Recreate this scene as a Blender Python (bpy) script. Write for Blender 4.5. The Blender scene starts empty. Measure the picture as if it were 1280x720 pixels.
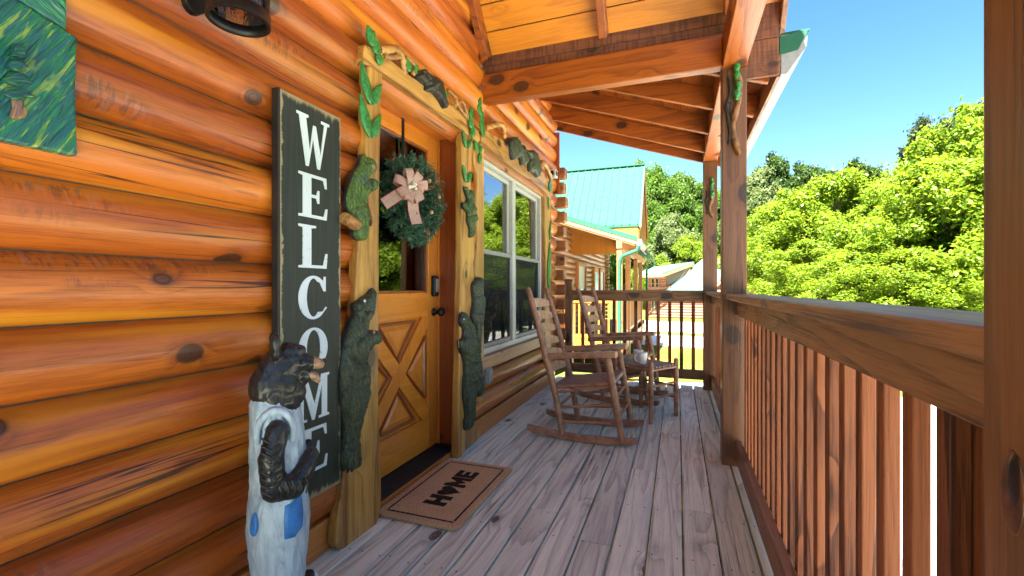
import bpy, bmesh, math, random
import numpy as np
from mathutils import Vector, Matrix, noise as mnoise
random.seed(7)
rng = np.random.default_rng(11)
PI = math.pi
S = bpy.context.scene
COL = S.collection

# ------------------------------------------------------------------ camera
EYE = 1.117
YAW = math.radians(20)
CS, SN = math.cos(YAW), math.sin(YAW)
FOC = 569.0
cam = bpy.data.cameras.new('camera')
cam.lens = 16.0; cam.sensor_width = 36.0; cam.clip_start = 0.03; cam.clip_end = 3000
camo = bpy.data.objects.new('camera', cam)
camo.location = (0, 0, EYE); camo.rotation_euler = (PI/2, 0, YAW)
COL.objects.link(camo); S.camera = camo

def wp(px, py, X):
    """measured photo point lying on the upright plane x = X (parallel to the cabin wall) -> (y, z)"""
    u = (px-640)/FOC
    Y = -X*(CS+u*SN)/(SN-u*CS)
    d = Y*CS-X*SN
    return Y, EYE-(py-360)/FOC*d

# ------------------------------------------------------------------ mesh building
class MB:
    def __init__(s): s.v=[]; s.f=[]; s.m=[]; s.s=[]
    def add(s, vs, fs, mi=0, smooth=False):
        b=len(s.v); s.v.extend([tuple(p) for p in vs])
        for f in fs: s.f.append([i+b for i in f]); s.m.append(mi); s.s.append(smooth)
        return s
    def box(s, x0,x1,y0,y1,z0,z1, mi=0):
        vs=[(x0,y0,z0),(x1,y0,z0),(x1,y1,z0),(x0,y1,z0),(x0,y0,z1),(x1,y0,z1),(x1,y1,z1),(x0,y1,z1)]
        return s.add(vs,[(0,3,2,1),(4,5,6,7),(0,1,5,4),(1,2,6,5),(2,3,7,6),(3,0,4,7)],mi)
    def bar(s, p, q, w, h, up=(0,0,1), mi=0, off=(0,0)):
        """box from p to q, w across, h along up"""
        p=Vector(p); q=Vector(q); d=(q-p).normalized(); up=Vector(up)
        sd=d.cross(up).normalized(); u=sd.cross(d).normalized()
        vs=[]
        for c in (p,q):
            for a,b in ((-1,-1),(1,-1),(1,1),(-1,1)):
                vs.append(c+sd*(a*w/2+off[0])+u*(b*h/2+off[1]))
        return s.add(vs,[(0,1,2,3),(7,6,5,4),(0,4,5,1),(1,5,6,2),(2,6,7,3),(3,7,4,0)],mi)
    def tube(s, pts, rads, n=10, mi=0, cap=True, flat=None):
        pts=[Vector(p) for p in pts]
        if not hasattr(rads,'__len__'): rads=[rads]*len(pts)
        rings=[]; ref=None
        for i,p in enumerate(pts):
            t=(pts[min(i+1,len(pts)-1)]-pts[max(i-1,0)])
            if t.length<1e-9: t=Vector((0,0,1))
            t.normalize()
            if ref is None:
                ref=Vector((0,0,1)) if abs(t.z)<.9 else Vector((1,0,0))
            a=(ref-t*ref.dot(t)); a.normalize(); ref=a; b=t.cross(a)
            r=rads[i]; fl=flat if flat else 1
            rings.append([p+a*(r*math.cos(2*PI*k/n))+b*(r*fl*math.sin(2*PI*k/n)) for k in range(n)])
        vs=[q for r in rings for q in r]; fs=[]
        for i in range(len(pts)-1):
            for k in range(n):
                fs.append((i*n+k,i*n+(k+1)%n,(i+1)*n+(k+1)%n,(i+1)*n+k))
        s.add(vs,fs,mi,True)
        if cap:
            s.add(rings[0],[tuple(range(n-1,-1,-1))],mi); s.add(rings[-1],[tuple(range(n))],mi)
        return s
    def ell(s, c, r, rot=None, nu=16, nv=10, mi=0):
        c=Vector(c); vs=[]; fs=[]
        if not hasattr(r,'__len__'): r=(r,r,r)
        for j in range(1,nv):
            th=PI*j/nv
            for i in range(nu):
                ph=2*PI*i/nu
                p=Vector((r[0]*math.sin(th)*math.cos(ph), r[1]*math.sin(th)*math.sin(ph), r[2]*math.cos(th)))
                if rot is not None: p=rot@p
                vs.append(c+p)
        t=Vector((0,0,r[2])); b=Vector((0,0,-r[2]))
        if rot is not None: t=rot@t; b=rot@b
        vs+= [c+t,c+b]; T=len(vs)-2; B=T+1
        for j in range(nv-2):
            for i in range(nu):
                fs.append((j*nu+i,(j+1)*nu+i,(j+1)*nu+(i+1)%nu,j*nu+(i+1)%nu))
        for i in range(nu):
            fs.append((T,i,(i+1)%nu)); fs.append((B,(nv-2)*nu+(i+1)%nu,(nv-2)*nu+i))
        return s.add(vs,fs,mi,True)
    def lathe(s, prof, c=(0,0,0), n=24, mi=0):
        c=Vector(c); vs=[]; fs=[]
        for r,z in prof:
            for k in range(n):
                vs.append(c+Vector((r*math.cos(2*PI*k/n),r*math.sin(2*PI*k/n),z)))
        for i in range(len(prof)-1):
            for k in range(n):
                fs.append((i*n+k,i*n+(k+1)%n,(i+1)*n+(k+1)%n,(i+1)*n+k))
        return s.add(vs,fs,mi,True)
    def prism(s, outline, fn0, fn1, mi=0):
        """outline [(a,b)]; fn0/fn1 turn (a,b) into the back/front point"""
        n=len(outline)
        vs=[fn0(a,b) for a,b in outline]+[fn1(a,b) for a,b in outline]
        fs=[tuple(range(n-1,-1,-1)),tuple(range(n,2*n))]
        for i in range(n): fs.append((i,(i+1)%n,n+(i+1)%n,n+i))
        return s.add(vs,fs,mi)
    def mesh(s, name, off=(0,0,0), fixn=False):
        me=bpy.data.meshes.new(name)
        o=Vector(off)
        me.from_pydata([(p[0]-o.x,p[1]-o.y,p[2]-o.z) for p in s.v],[],s.f)
        me.polygons.foreach_set('material_index',s.m)
        me.polygons.foreach_set('use_smooth',s.s)
        if fixn:
            bm=bmesh.new(); bm.from_mesh(me)
            bmesh.ops.recalc_face_normals(bm,faces=bm.faces)
            bmesh.ops.triangulate(bm,faces=[f for f in bm.faces if len(f.verts)>4])
            bm.to_mesh(me); bm.free()
        me.update()
        return me
    def build(s, name, mat, parent=None, bevel=0, seg=2, fixn=False, me=None):
        off=OFFS.get(parent.name,Vector()) if parent else Vector()
        me=s.mesh(name,off,fixn)
        return link(name,me,mat,parent,bevel,seg)

OFFS={}
def link(name, me, mat, parent=None, bevel=0, seg=2):
    for m in (mat if isinstance(mat,(list,tuple)) else [mat]): me.materials.append(m)
    o=bpy.data.objects.new(name,me); COL.objects.link(o)
    if parent is not None:
        o.parent=parent; OFFS[o.name]=OFFS.get(parent.name,Vector())
    if bevel:
        b=o.modifiers.new('bevel','BEVEL'); b.width=bevel; b.segments=seg
        b.limit_method='ANGLE'; b.angle_limit=math.radians(40)
    return o
def thing(name, label, cat, loc=(0,0,0), rz=0, group=None, local=False):
    o=bpy.data.objects.new(name,None); COL.objects.link(o)
    o.location=loc; o.rotation_euler=(0,0,rz); o.empty_display_size=.1
    OFFS[o.name]=Vector() if local else Vector(loc)
    return tag(o,label,cat,group)
def tag(o,label=None,cat=None,group=None,kind=None):
    if label: o['label']=label
    if cat: o['category']=cat
    if group: o['group']=group
    if kind: o['kind']=kind
    return o
def copy_tree(o, parent=None):
    c=o.copy(); COL.objects.link(c)
    if parent is not None: c.parent=parent
    for ch in [x for x in bpy.data.objects if x.parent==o]: copy_tree(ch,c)
    return c
def carve(mb, voxel, smooth=3, disp=0, dscale=.03, off=(0,0,0), name='carving', iters=.5, dtype='CLOUDS'):
    """melts the overlapping lumps of mb into one continuous carved surface"""
    me=mb.mesh('lumps',off); o=bpy.data.objects.new('lumps',me); COL.objects.link(o)
    r=o.modifiers.new('r','REMESH'); r.mode='VOXEL'; r.voxel_size=voxel; r.use_smooth_shade=True
    if smooth:
        k=o.modifiers.new('s','SMOOTH'); k.factor=iters; k.iterations=smooth
    if disp:
        t=bpy.data.textures.new('chisel',dtype); t.noise_scale=dscale
        if dtype=='STUCCI': t.turbulence=8
        d=o.modifiers.new('d','DISPLACE'); d.texture=t; d.strength=disp; d.mid_level=.5
        d.texture_coords='LOCAL'
    dg=bpy.context.evaluated_depsgraph_get(); dg.update()
    out=bpy.data.meshes.new_from_object(o.evaluated_get(dg)); out.name=name
    out.materials.clear()
    bpy.data.objects.remove(o); bpy.data.meshes.remove(me)
    out.polygons.foreach_set('use_smooth',[True]*len(out.polygons))
    return out

# ------------------------------------------------------------------ materials
class N:
    def __init__(s,name):
        s.mat=bpy.data.materials.new(name); s.mat.use_nodes=True
        s.t=s.mat.node_tree; s.t.nodes.clear()
        s.out=s.new('ShaderNodeOutputMaterial')
    def new(s,t,**k):
        n=s.t.nodes.new(t)
        for a,b in k.items(): setattr(n,a,b)
        return n
    def put(s,sock,v):
        if isinstance(v,bpy.types.NodeSocket): s.t.links.new(v,sock)
        elif v is not None:
            if sock.type=='RGBA' and len(v)==3: v=(*v,1)
            sock.default_value=v
    def math(s,op,a,b=None,c=None,clamp=False):
        n=s.new('ShaderNodeMath',operation=op,use_clamp=clamp)
        s.put(n.inputs[0],a)
        if b is not None: s.put(n.inputs[1],b)
        if c is not None: s.put(n.inputs[2],c)
        return n.outputs[0]
    def vmath(s,op,a,b):
        n=s.new('ShaderNodeVectorMath',operation=op); s.put(n.inputs[0],a); s.put(n.inputs[1],b); return n.outputs[0]
    def mix(s,f,a,b,mode='MIX'):
        n=s.new('ShaderNodeMix',data_type='RGBA',blend_type=mode)
        s.put(n.inputs[0],f); s.put(n.inputs[6],a); s.put(n.inputs[7],b); return n.outputs[2]
    def noise(s,vec,scale=1,detail=3,rough=.5,dist=0):
        n=s.new('ShaderNodeTexNoise'); s.put(n.inputs['Vector'],vec)
        n.inputs['Scale'].default_value=scale; n.inputs['Detail'].default_value=detail
        n.inputs['Roughness'].default_value=rough; n.inputs['Distortion'].default_value=dist
        return n.outputs[0]
    def ramp(s,f,a,b,lo=0.,hi=1.,smooth=True):
        n=s.new('ShaderNodeMapRange'); n.interpolation_type='SMOOTHSTEP' if smooth else 'LINEAR'
        s.put(n.inputs[0],f); n.inputs[1].default_value=a; n.inputs[2].default_value=b
        n.inputs[3].default_value=lo; n.inputs[4].default_value=hi; return n.outputs[0]
    def scale(s,vec,sc):
        n=s.new('ShaderNodeMapping'); s.put(n.inputs[0],vec); n.inputs['Scale'].default_value=sc; return n.outputs[0]
    def bump(s,h,strength=.3,dist=.01,normal=None):
        n=s.new('ShaderNodeBump'); n.inputs['Strength'].default_value=strength; n.inputs['Distance'].default_value=dist
        s.put(n.inputs['Height'],h)
        if normal is not None: s.put(n.inputs['Normal'],normal)
        return n.outputs[0]
    def bsdf(s,col,rough=.5,metal=0,normal=None,coat=0,coat_rough=.15,spec=.5,**kw):
        p=s.new('ShaderNodeBsdfPrincipled'); s.put(p.inputs['Base Color'],col); s.put(p.inputs['Roughness'],rough)
        p.inputs['Metallic'].default_value=metal; p.inputs['Coat Weight'].default_value=coat
        p.inputs['Coat Roughness'].default_value=coat_rough; p.inputs['Specular IOR Level'].default_value=spec
        if normal is not None: s.put(p.inputs['Normal'],normal)
        s.p=p
        s.t.links.new(p.outputs[0],s.out.inputs[0]); return p
    def obj(s):
        c=s.new('ShaderNodeTexCoord').outputs['Object']
        oi=s.new('ShaderNodeObjectInfo').outputs['Random']
        g=s.new('ShaderNodeNewGeometry').outputs['Random Per Island']
        r=s.math('ADD',s.math('MULTIPLY',oi,7.31),s.math('MULTIPLY',g,11.7))
        s.rnd=s.math('FRACT',s.math('MULTIPLY',r,3.77))
        cb=s.new('ShaderNodeCombineXYZ')
        s.put(cb.inputs[0],s.math('MULTIPLY',s.rnd,31.)); s.put(cb.inputs[1],s.math('MULTIPLY',r,5.3)); s.put(cb.inputs[2],s.math('MULTIPLY',s.rnd,17.))
        s.raw=c
        return s.vmath('ADD',c,cb.outputs[0])

def axis_scale(axis, along, across):
    v=[across]*3; v['XYZ'.index(axis)]=along; return tuple(v)

def wood(name, light, dark, axis='Y', k=1., fig=14., contrast=.55, knots=.35, knot_col=(.03,.012,.006), rough=.4, coat=0., bump=.25,
         var=.3, checks=.0, blotch=.35, tint=None, streak=.5, weather=None, knot_scale=(2.6,4.2), ragged=0, alt=None, spec=.5, scuff=0, knot_r=1.):
    n=N(name); c=n.obj()
    wob=n.noise(n.scale(c,axis_scale(axis,1.2*k,2.*k)),1,2)
    f=n.noise(n.scale(c,axis_scale(axis,.35*k,4.2*k)),1,2.5,.45)
    # knots
    kv=n.new('ShaderNodeTexVoronoi'); kv.feature='F1'; kv.inputs['Randomness'].default_value=.9
    n.put(kv.inputs['Vector'],n.scale(c,axis_scale(axis,knot_scale[0]*k,knot_scale[1]*k))); kv.inputs['Scale'].default_value=1
    kd=n.math('ADD',kv.outputs['Distance'],n.math('MULTIPLY',n.math('SUBTRACT',wob,.5),.12))
    halo=n.ramp(kd,.02,.34,1,0)
    f2=n.math('ADD',n.math('MULTIPLY',f,fig),n.math('MULTIPLY',halo,1.15 if knots else 0))
    fr=n.math('FRACT',n.math('ADD',f2,n.math('MULTIPLY',n.noise(n.scale(c,axis_scale(axis,7*k,120*k)),1,1),.10)))
    lines=n.math('MULTIPLY',n.math('POWER',fr,2.6),n.ramp(fr,.90,.995,1,0))   # late wood: slow rise, crisp edge
    fine=n.noise(n.scale(c,axis_scale(axis,6*k,190*k)),1,3,.7)
    big=n.noise(n.scale(c,axis_scale(axis,.9*k,6*k)),1,3,.6)
    streaks=n.noise(n.scale(c,axis_scale(axis,.5*k,38*k)),1,3,.6)
    a=n.math('MULTIPLY',lines,contrast)
    a=n.math('ADD',a,n.math('MULTIPLY',n.ramp(fine,.42,.66),.34))
    a=n.math('ADD',a,n.math('MULTIPLY',n.ramp(streaks,.35,.75),streak*.6))
    a=n.math('ADD',a,n.math('MULTIPLY',n.math('SUBTRACT',big,.5),blotch*2.2))
    a=n.math('ADD',a,n.math('MULTIPLY',n.math('SUBTRACT',n.rnd,.5),var),clamp=True)
    col=n.mix(a,light,dark)
    if tint is not None:
        col=n.mix(n.ramp(n.noise(n.scale(c,axis_scale(axis,.5*k,8.5*k)),1,2.5,.55),.50,.62,0,.85),col,tint)
    if alt is not None:
        col=n.mix(n.math('MULTIPLY',n.math('FRACT',n.math('MULTIPLY',n.rnd,5.17)),.75),col,n.mix(a,alt,tuple(x*.45 for x in alt)))
    if weather is not None:
        w=n.ramp(n.noise(n.scale(c,axis_scale(axis,1.6,9)),1,5,.65),.5,.72,0,.8)
        col=n.mix(w,col,weather)
    if scuff:
        sm=n.ramp(n.noise(n.scale(c,axis_scale(axis,1.6,7)),1,2),.60,.70)
        cm=n.ramp(n.noise(n.scale(c,axis_scale(axis,75,22)),1,3,.7),.47,.60)
        col=n.mix(n.math('MULTIPLY',n.math('MULTIPLY',sm,cm),scuff),col,(.06,.032,.03))
        hm=n.ramp(n.noise(n.scale(c,axis_scale(axis,55,12)),1,2,.6),.56,.66)
        col=n.mix(n.math('MULTIPLY',n.math('MULTIPLY',sm,hm),scuff*.22),col,(.46,.33,.28))
    h=n.math('ADD',n.math('MULTIPLY',lines,-.5),n.math('MULTIPLY',fine,-.6))
    if knots:
        kn=n.ramp(kd,(.078+.03*knots)*knot_r,(.1+.05*knots)*knot_r,1,0)
        stain=n.ramp(kd,.06,.3*knot_r**.5,.6*min(1,knots*2),0)
        stain=n.math('MULTIPLY',stain,n.ramp(n.noise(n.scale(c,axis_scale(axis,9,26)),1,4,.7),.35,.65))
        col=n.mix(stain,col,tuple(x*.28 for x in dark))
        ring=n.math('MULTIPLY_ADD',n.math('SINE',n.math('MULTIPLY',kd,200.)),.12,.85)
        col=n.mix(n.math('MULTIPLY',kn,ring),col,knot_col)
        h=n.math('SUBTRACT',h,n.math('MULTIPLY',kn,.6))
    if checks:
        q=n.noise(n.scale(c,axis_scale(axis,.42,30)),1,2,.4)
        ck=n.math('ABSOLUTE',n.math('SUBTRACT',q,.5))
        gate=n.ramp(n.noise(n.scale(c,axis_scale(axis,.9,3)),1,2),.5,.6)
        ckm=n.math('MULTIPLY',n.ramp(ck,.004,.018,1,0),gate)
        col=n.mix(n.math('MULTIPLY',ckm,checks),col,(.02,.008,.004))
        h=n.math('SUBTRACT',h,n.math('MULTIPLY',ckm,2.))
    if ragged:
        rv=n.noise(n.scale(c,axis_scale(axis,60,4)),1,2,.5)
        h=n.math('ADD',h,n.math('MULTIPLY',rv,ragged))
        col=n.mix(n.ramp(rv,.4,.62,0,.5),col,tuple(x*.45 for x in dark))
    nb=n.bump(h,bump,.004)
    rr=n.math('ADD',rough,n.math('MULTIPLY',n.math('SUBTRACT',fine,.5),.3))
    n.bsdf(col,rr,0,nb,coat,.2,spec)
    return n.mat

def plain(name,col,rough=.5,metal=0,coat=0,var=.12,nscale=30,bump=0.,spec=.5,dark=None):
    n=N(name); c=n.obj()
    q=n.noise(c,nscale,4,.6)
    cc=n.mix(n.ramp(q,.35,.7),col,dark if dark else tuple(x*(1-var*2.2) for x in col))
    nb=n.bump(q,bump,.004) if bump else None
    n.bsdf(cc,n.math('ADD',rough,n.math('MULTIPLY',n.math('SUBTRACT',q,.5),.2)),metal,nb,coat,spec=spec)
    return n.mat
M={}
M['log']=wood('log_stain',(.56,.155,.012),(.14,.020,.004),'Y',k=1.15,fig=9,contrast=.42,knots=.7,knot_r=1.28,scuff=.6,rough=.42,coat=.16,bump=.25,spec=.4,var=.45,checks=.9,blotch=.65,tint=(.72,.29,.018),streak=.38,alt=(.34,.060,.010),knot_scale=(2.9,3.9))
for ax in 'XYZ':
    M['beam'+ax]=wood('stained_beam_'+ax.lower(),(.34,.086,.008),(.11,.020,.003),ax,fig=9,contrast=.7,knots=.6,knot_r=1.4,rough=.42,coat=.15,bump=.2,var=.3,blotch=.4,streak=.4)
    M['rail'+ax]=wood('rail_wood_'+ax.lower(),(.30,.138,.055),(.062,.022,.009),ax,fig=12,contrast=.75,knots=.7,knot_r=1.4,rough=.5,coat=.12,bump=.7,var=.3,blotch=.5,checks=.8,streak=.5)
    M['bal'+ax]=wood('baluster_wood_'+ax.lower(),(.30,.097,.032),(.055,.015,.006),ax,fig=9,contrast=.9,knots=.3,rough=.55,spec=.25,bump=.35,var=.55,blotch=.4,streak=.5)
M['post']=wood('post_wood',(.165,.063,.019),(.055,.018,.006),'Z',fig=8,knots=.6,knot_r=1.3,rough=.5,coat=.1,bump=.35,var=.2,blotch=.5,checks=.8,streak=.45,knot_scale=(2.4,3.4))
M['ceil']=wood('ceiling_pine',(.66,.245,.013),(.38,.105,.007),'X',fig=6,contrast=.4,knots=.6,knot_r=1.2,rough=.42,coat=.2,bump=.15,var=.45,blotch=.4,streak=.4)
M['rough']=wood('rough_sawn_board',(.20,.066,.024),(.075,.024,.012),'X',fig=5,knots=.6,rough=.75,bump=.6,var=.3,ragged=.8)
M['deck']=wood('weathered_deck',(.76,.88,.72),(.37,.43,.36),'Y',fig=15,contrast=.75,knots=.5,knot_r=.8,knot_col=(.06,.042,.03),rough=.68,bump=.55,var=.5,blotch=.55,streak=.55,checks=.6,weather=(.56,.67,.60),knot_scale=(2.2,4.0))
M['slab']=wood('live_edge_slab',(.60,.33,.07),(.20,.075,.014),'Z',fig=5,contrast=.6,knots=.55,rough=.42,coat=.2,bump=.8,var=.2,blotch=.9,streak=.8,weather=(.17,.06,.014))
M['slabY']=wood('live_edge_lintel',(.56,.30,.07),(.17,.065,.015),'Y',fig=9,contrast=.8,knots=.4,rough=.45,coat=.2,bump=.7,var=.2,blotch=.7,streak=.7,weather=(.22,.10,.03))
M['door']=wood('honey_door_wood',(.72,.25,.026),(.38,.105,.012),'Z',fig=4,contrast=.35,knots=0,rough=.3,coat=.35,bump=.08,var=.15,blotch=.35,streak=.5)
M['doorY']=wood('honey_door_rail',(.72,.25,.026),(.38,.105,.012),'Y',fig=4,contrast=.35,knots=0,rough=.3,coat=.35,bump=.08,var=.15,blotch=.35,streak=.5)
M['moulding']=plain('door_moulding',(.30,.085,.018),.3,coat=.4)
M['jamb']=wood('red_jamb',(.27,.060,.011),(.12,.024,.006),'Z',fig=4,contrast=.4,knots=.15,rough=.38,coat=.2,bump=.1,var=.1)
M['trimY']=wood('window_trim',(.50,.27,.12),(.28,.12,.045),'Y',fig=6,knots=.4,rough=.5,bump=.25)
M['base']=wood('baseboard_wood',(.52,.19,.035),(.28,.08,.018),'Y',fig=6,knots=.4,rough=.42,coat=.2,bump=.2)
M['logend']=wood('log_end_wood',(.34,.14,.05),(.14,.045,.018),'X',fig=6,knots=.2,rough=.5,bump=.2)
M['chair']=plain('brown_chair_paint',(.37,.180,.098),.45,var=.22,nscale=18,bump=.06,coat=.1)
M['slat']=plain('chair_back_slat',(.56,.33,.185),.45,var=.18,nscale=20,bump=.05,coat=.1)
M['seat']=plain('seat_slat_brown',(.24,.145,.115),.45,var=.2,nscale=25,coat=.15)
M['black']=plain('black_metal',(.012,.012,.013),.42,.4,bump=.05,nscale=120)
M['rubber']=plain('threshold_black',(.014,.014,.017),.5)
M['white']=plain('white_vinyl',(.50,.51,.47),.4,var=.05)
M['aluminium']=plain('pale_grey_metal',(.27,.27,.26),.5,.0,var=.08)
M['grey']=plain('grey_plastic_cover',(.25,.26,.27),.4)
M['teal']=plain('teal_painted_metal',(.032,.118,.072),.85,.0,spec=.04,coat=0,var=.08,nscale=8)
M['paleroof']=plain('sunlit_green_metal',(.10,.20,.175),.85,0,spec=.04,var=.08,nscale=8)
M['mug']=plain('white_ceramic',(.74,.75,.76),.22,coat=.5,var=.03)
M['nail']=plain('nail_head',(.03,.028,.026),.5,.5)
M['leafpaint']=plain('green_leaf_paint',(.035,.235,.040),.4,var=.3,nscale=60,coat=.3,bump=.15,dark=(.008,.075,.014))
M['interior']=plain('dim_room_paint',(.16,.12,.09),.8)
M['blind']=plain('window_blind',(.32,.33,.32),.6)
# carved painted bears
def bearpaint(name,a,b,c,sc=60,coat=.25):
    n=N(name); v=n.obj()
    w=n.noise(n.scale(v,(sc*1.2,sc*2.2,sc*.45)),1,4,.65,1.2)
    h=n.noise(v,14,3,.5)
    w_=n.noise(n.scale(v,(sc*3,sc*4.5,sc*.9)),1,3,.7,.8)
    col=n.mix(n.ramp(n.math('ADD',n.math('MULTIPLY',w,.6),n.math('MULTIPLY',w_,.4)),.42,.60),b,a)
    col=n.mix(n.ramp(h,.52,.7,0,.7),col,c)
    n.bsdf(col,.42,0,n.bump(n.math('ADD',w,w_),1.,.008),coat,.2,.3); return n.mat
M['bear_green']=bearpaint('green_carved_bear',(.12,.20,.045),(.024,.05,.018),(.06,.12,.10))
M['bear_dark']=bearpaint('dark_carved_bear',(.095,.118,.058),(.016,.025,.015),(.05,.085,.08))
M['bear_lime']=bearpaint('lime_carved_bear',(.15,.26,.045),(.035,.07,.018),(.05,.12,.14))
M['bear_black']=bearpaint('black_carved_fur',(.008,.007,.0075),(.0025,.0025,.003),(.006,.011,.022),30,.5)
M['possum']=bearpaint('grey_carved_fur',(.055,.048,.03),(.014,.012,.008),(.09,.09,.07),70)
M['stumpcut']=plain('cut_branch_end',(.42,.20,.06),.5,var=.3,nscale=50,bump=.2)
M['muzzle']=plain('tan_muzzle_wood',(.42,.24,.13),.5,var=.3,nscale=80,bump=.3)
M['patch']=plain('blue_cloth_patch',(.030,.185,.52),.45,var=.15,nscale=25,bump=.1)
n=N('whitewashed_overalls'); v=n.obj()
w=n.noise(n.scale(v,(14,14,5)),1,5,.65,1.5); w2=n.noise(n.scale(v,(60,60,18)),1,3,.6,.8)
col=n.mix(n.ramp(w,.35,.72),(.46,.57,.65),(.22,.31,.38))
col=n.mix(n.ramp(w2,.55,.75,0,.5),col,(.20,.22,.23))
n.bsdf(col,.5,0,n.bump(n.math('ADD',w,n.math('MULTIPLY',w2,.4)),.7,.012),.1); M['overalls']=n.mat
# sign board
n=N('weathered_sign_board'); v=n.obj()
g=n.new('ShaderNodeTexCoord').outputs['Generated']
sx=n.new('ShaderNodeSeparateXYZ'); n.put(sx.inputs[0],g)
def edge(sock): return n.math('MINIMUM',sock,n.math('SUBTRACT',1.,sock))
ey=n.math('MULTIPLY',edge(sx.outputs[1]),.31); ez=n.math('MULTIPLY',edge(sx.outputs[2]),1.53)
sc1=n.noise(n.scale(v,(40,40,4)),1,5,.7); sc2=n.noise(n.scale(v,(14,70,3)),1,4,.6)
wr=n.ramp(n.math('SUBTRACT',ez,n.math('MULTIPLY',n.ramp(sc1,.4,.8),.03)),.0,.02,1,0)
wr2=n.ramp(n.math('SUBTRACT',ey,n.math('MULTIPLY',n.ramp(n.noise(v,18,4,.7),.4,.7),.012)),.0,.006,1,0)
wr=n.math('MAXIMUM',wr,wr2)
base=n.mix(n.ramp(sc2,.35,.7),(.010,.014,.010),(.020,.026,.019))
col=n.mix(n.math('MULTIPLY',wr,.8),base,(.34,.27,.15))
n.bsdf(col,.55,0,n.bump(sc2,.25,.003)); M['sign']=n.mat
M['signside']=plain('black_sign_edge',(.012,.012,.012),.5)
n=N('worn_letter_paint'); v=n.obj()
q=n.noise(n.scale(v,(50,90,40)),1,4,.75); q2=n.noise(n.scale(v,(6,8,5)),1,2,.5)
chip=n.math('MULTIPLY',n.ramp(q,.62,.66),n.ramp(q2,.42,.6))
col=n.mix(n.math('MULTIPLY',chip,.85),(.60,.68,.72),(.04,.05,.045))
n.bsdf(col,.5); M['letter']=n.mat
# coir mat
n=N('coir_mat'); v=n.obj()
q=n.noise(v,220,3,.7); q2=n.noise(v,5,4,.6)
col=n.mix(n.ramp(q,.3,.7),(.72,.54,.31),(.40,.27,.14)); col=n.mix(n.ramp(q2,.45,.7,0,.3),col,(.40,.26,.13))
n.bsdf(col,.9,0,n.bump(q,1.,.006),spec=.1); M['coir']=n.mat
n=N('coir_fibre'); r=n.obj()
n.bsdf(n.mix(n.rnd,(.74,.54,.30),(.40,.26,.13)),.9,spec=.1); M['fibre']=n.mat
n=N('black_coir'); v=n.obj(); q=n.noise(v,220,3,.7)
n.bsdf(n.mix(n.ramp(q,.3,.75),(.012,.011,.010),(.055,.04,.025)),.9,0,n.bump(q,1.,.006),spec=.1); M['coirblack']=n.mat
# wreath
n=N('wreath_needles'); r=n.obj()
n.bsdf(n.mix(n.rnd,(.020,.080,.040),(.070,.150,.095)),.6,spec=.3); M['needles']=n.mat
n=N('burlap_ribbon'); v=n.obj()
q=n.noise(v,260,2,.6)
n.bsdf(n.mix(n.ramp(q,.35,.7),(.50,.35,.29),(.33,.215,.175)),.85,0,n.bump(q,.5,.003),spec=.1); M['ribbon']=n.mat
M['ribbonedge']=plain('pink_stitching',(.55,.06,.16),.8)
M['cone']=plain('pine_cone_brown',(.20,.085,.035),.6,var=.3,nscale=90,bump=.5)
M['acorn']=plain('pale_acorn',(.55,.36,.20),.5,var=.2)
M['flower']=plain('cream_flower',(.75,.68,.58),.6)
# glass: clear sheet with a mirror sheen
def glass(name,tint,ior,rough=0.02):
    n=N(name)
    fr=n.new('ShaderNodeFresnel'); fr.inputs[0].default_value=ior
    tr=n.new('ShaderNodeBsdfTransparent'); n.put(tr.inputs[0],tint)
    gl=n.new('ShaderNodeBsdfGlossy'); gl.inputs['Roughness'].default_value=rough
    mx=n.new('ShaderNodeMixShader'); n.put(mx.inputs[0],fr.outputs[0])
    n.t.links.new(tr.outputs[0],mx.inputs[1]); n.t.links.new(gl.outputs[0],mx.inputs[2])
    n.t.links.new(mx.outputs[0],n.out.inputs[0]); return n.mat
M['glass']=glass('window_glass',(.75,.80,.79),6.0)
M['doorglass']=glass('door_glass',(.72,.75,.73),2.8)
# seeded lantern glass
n=N('seeded_lantern_glass'); v=n.obj()
q=n.noise(n.scale(v,(60,60,12)),1,3,.6)
fr=n.new('ShaderNodeFresnel'); fr.inputs[0].default_value=1.8
nb=n.bump(q,.8,.01); n.put(fr.inputs['Normal'],nb)
tr=n.new('ShaderNodeBsdfTransparent'); n.put(tr.inputs[0],n.mix(q,(.70,.62,.55),(.95,.9,.85)))
gl=n.new('ShaderNodeBsdfGlossy'); gl.inputs['Roughness'].default_value=.08; n.put(gl.inputs['Normal'],nb)
mx=n.new('ShaderNodeMixShader'); n.put(mx.inputs[0],n.math('ADD',n.math('MULTIPLY',fr.outputs[0],.9),.12))
n.t.links.new(tr.outputs[0],mx.inputs[1]); n.t.links.new(gl.outputs[0],mx.inputs[2]); n.t.links.new(mx.outputs[0],n.out.inputs[0]); M['seeded']=n.mat
# insect screen over the lower sashes
n=N('insect_screen')
tr=n.new('ShaderNodeBsdfTransparent'); df=n.new('ShaderNodeBsdfDiffuse'); n.put(df.inputs[0],(.03,.035,.033))
mx=n.new('ShaderNodeMixShader'); mx.inputs[0].default_value=.62
n.t.links.new(tr.outputs[0],mx.inputs[1]); n.t.links.new(df.outputs[0],mx.inputs[2]); n.t.links.new(mx.outputs[0],n.out.inputs[0]); M['screen']=n.mat
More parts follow.
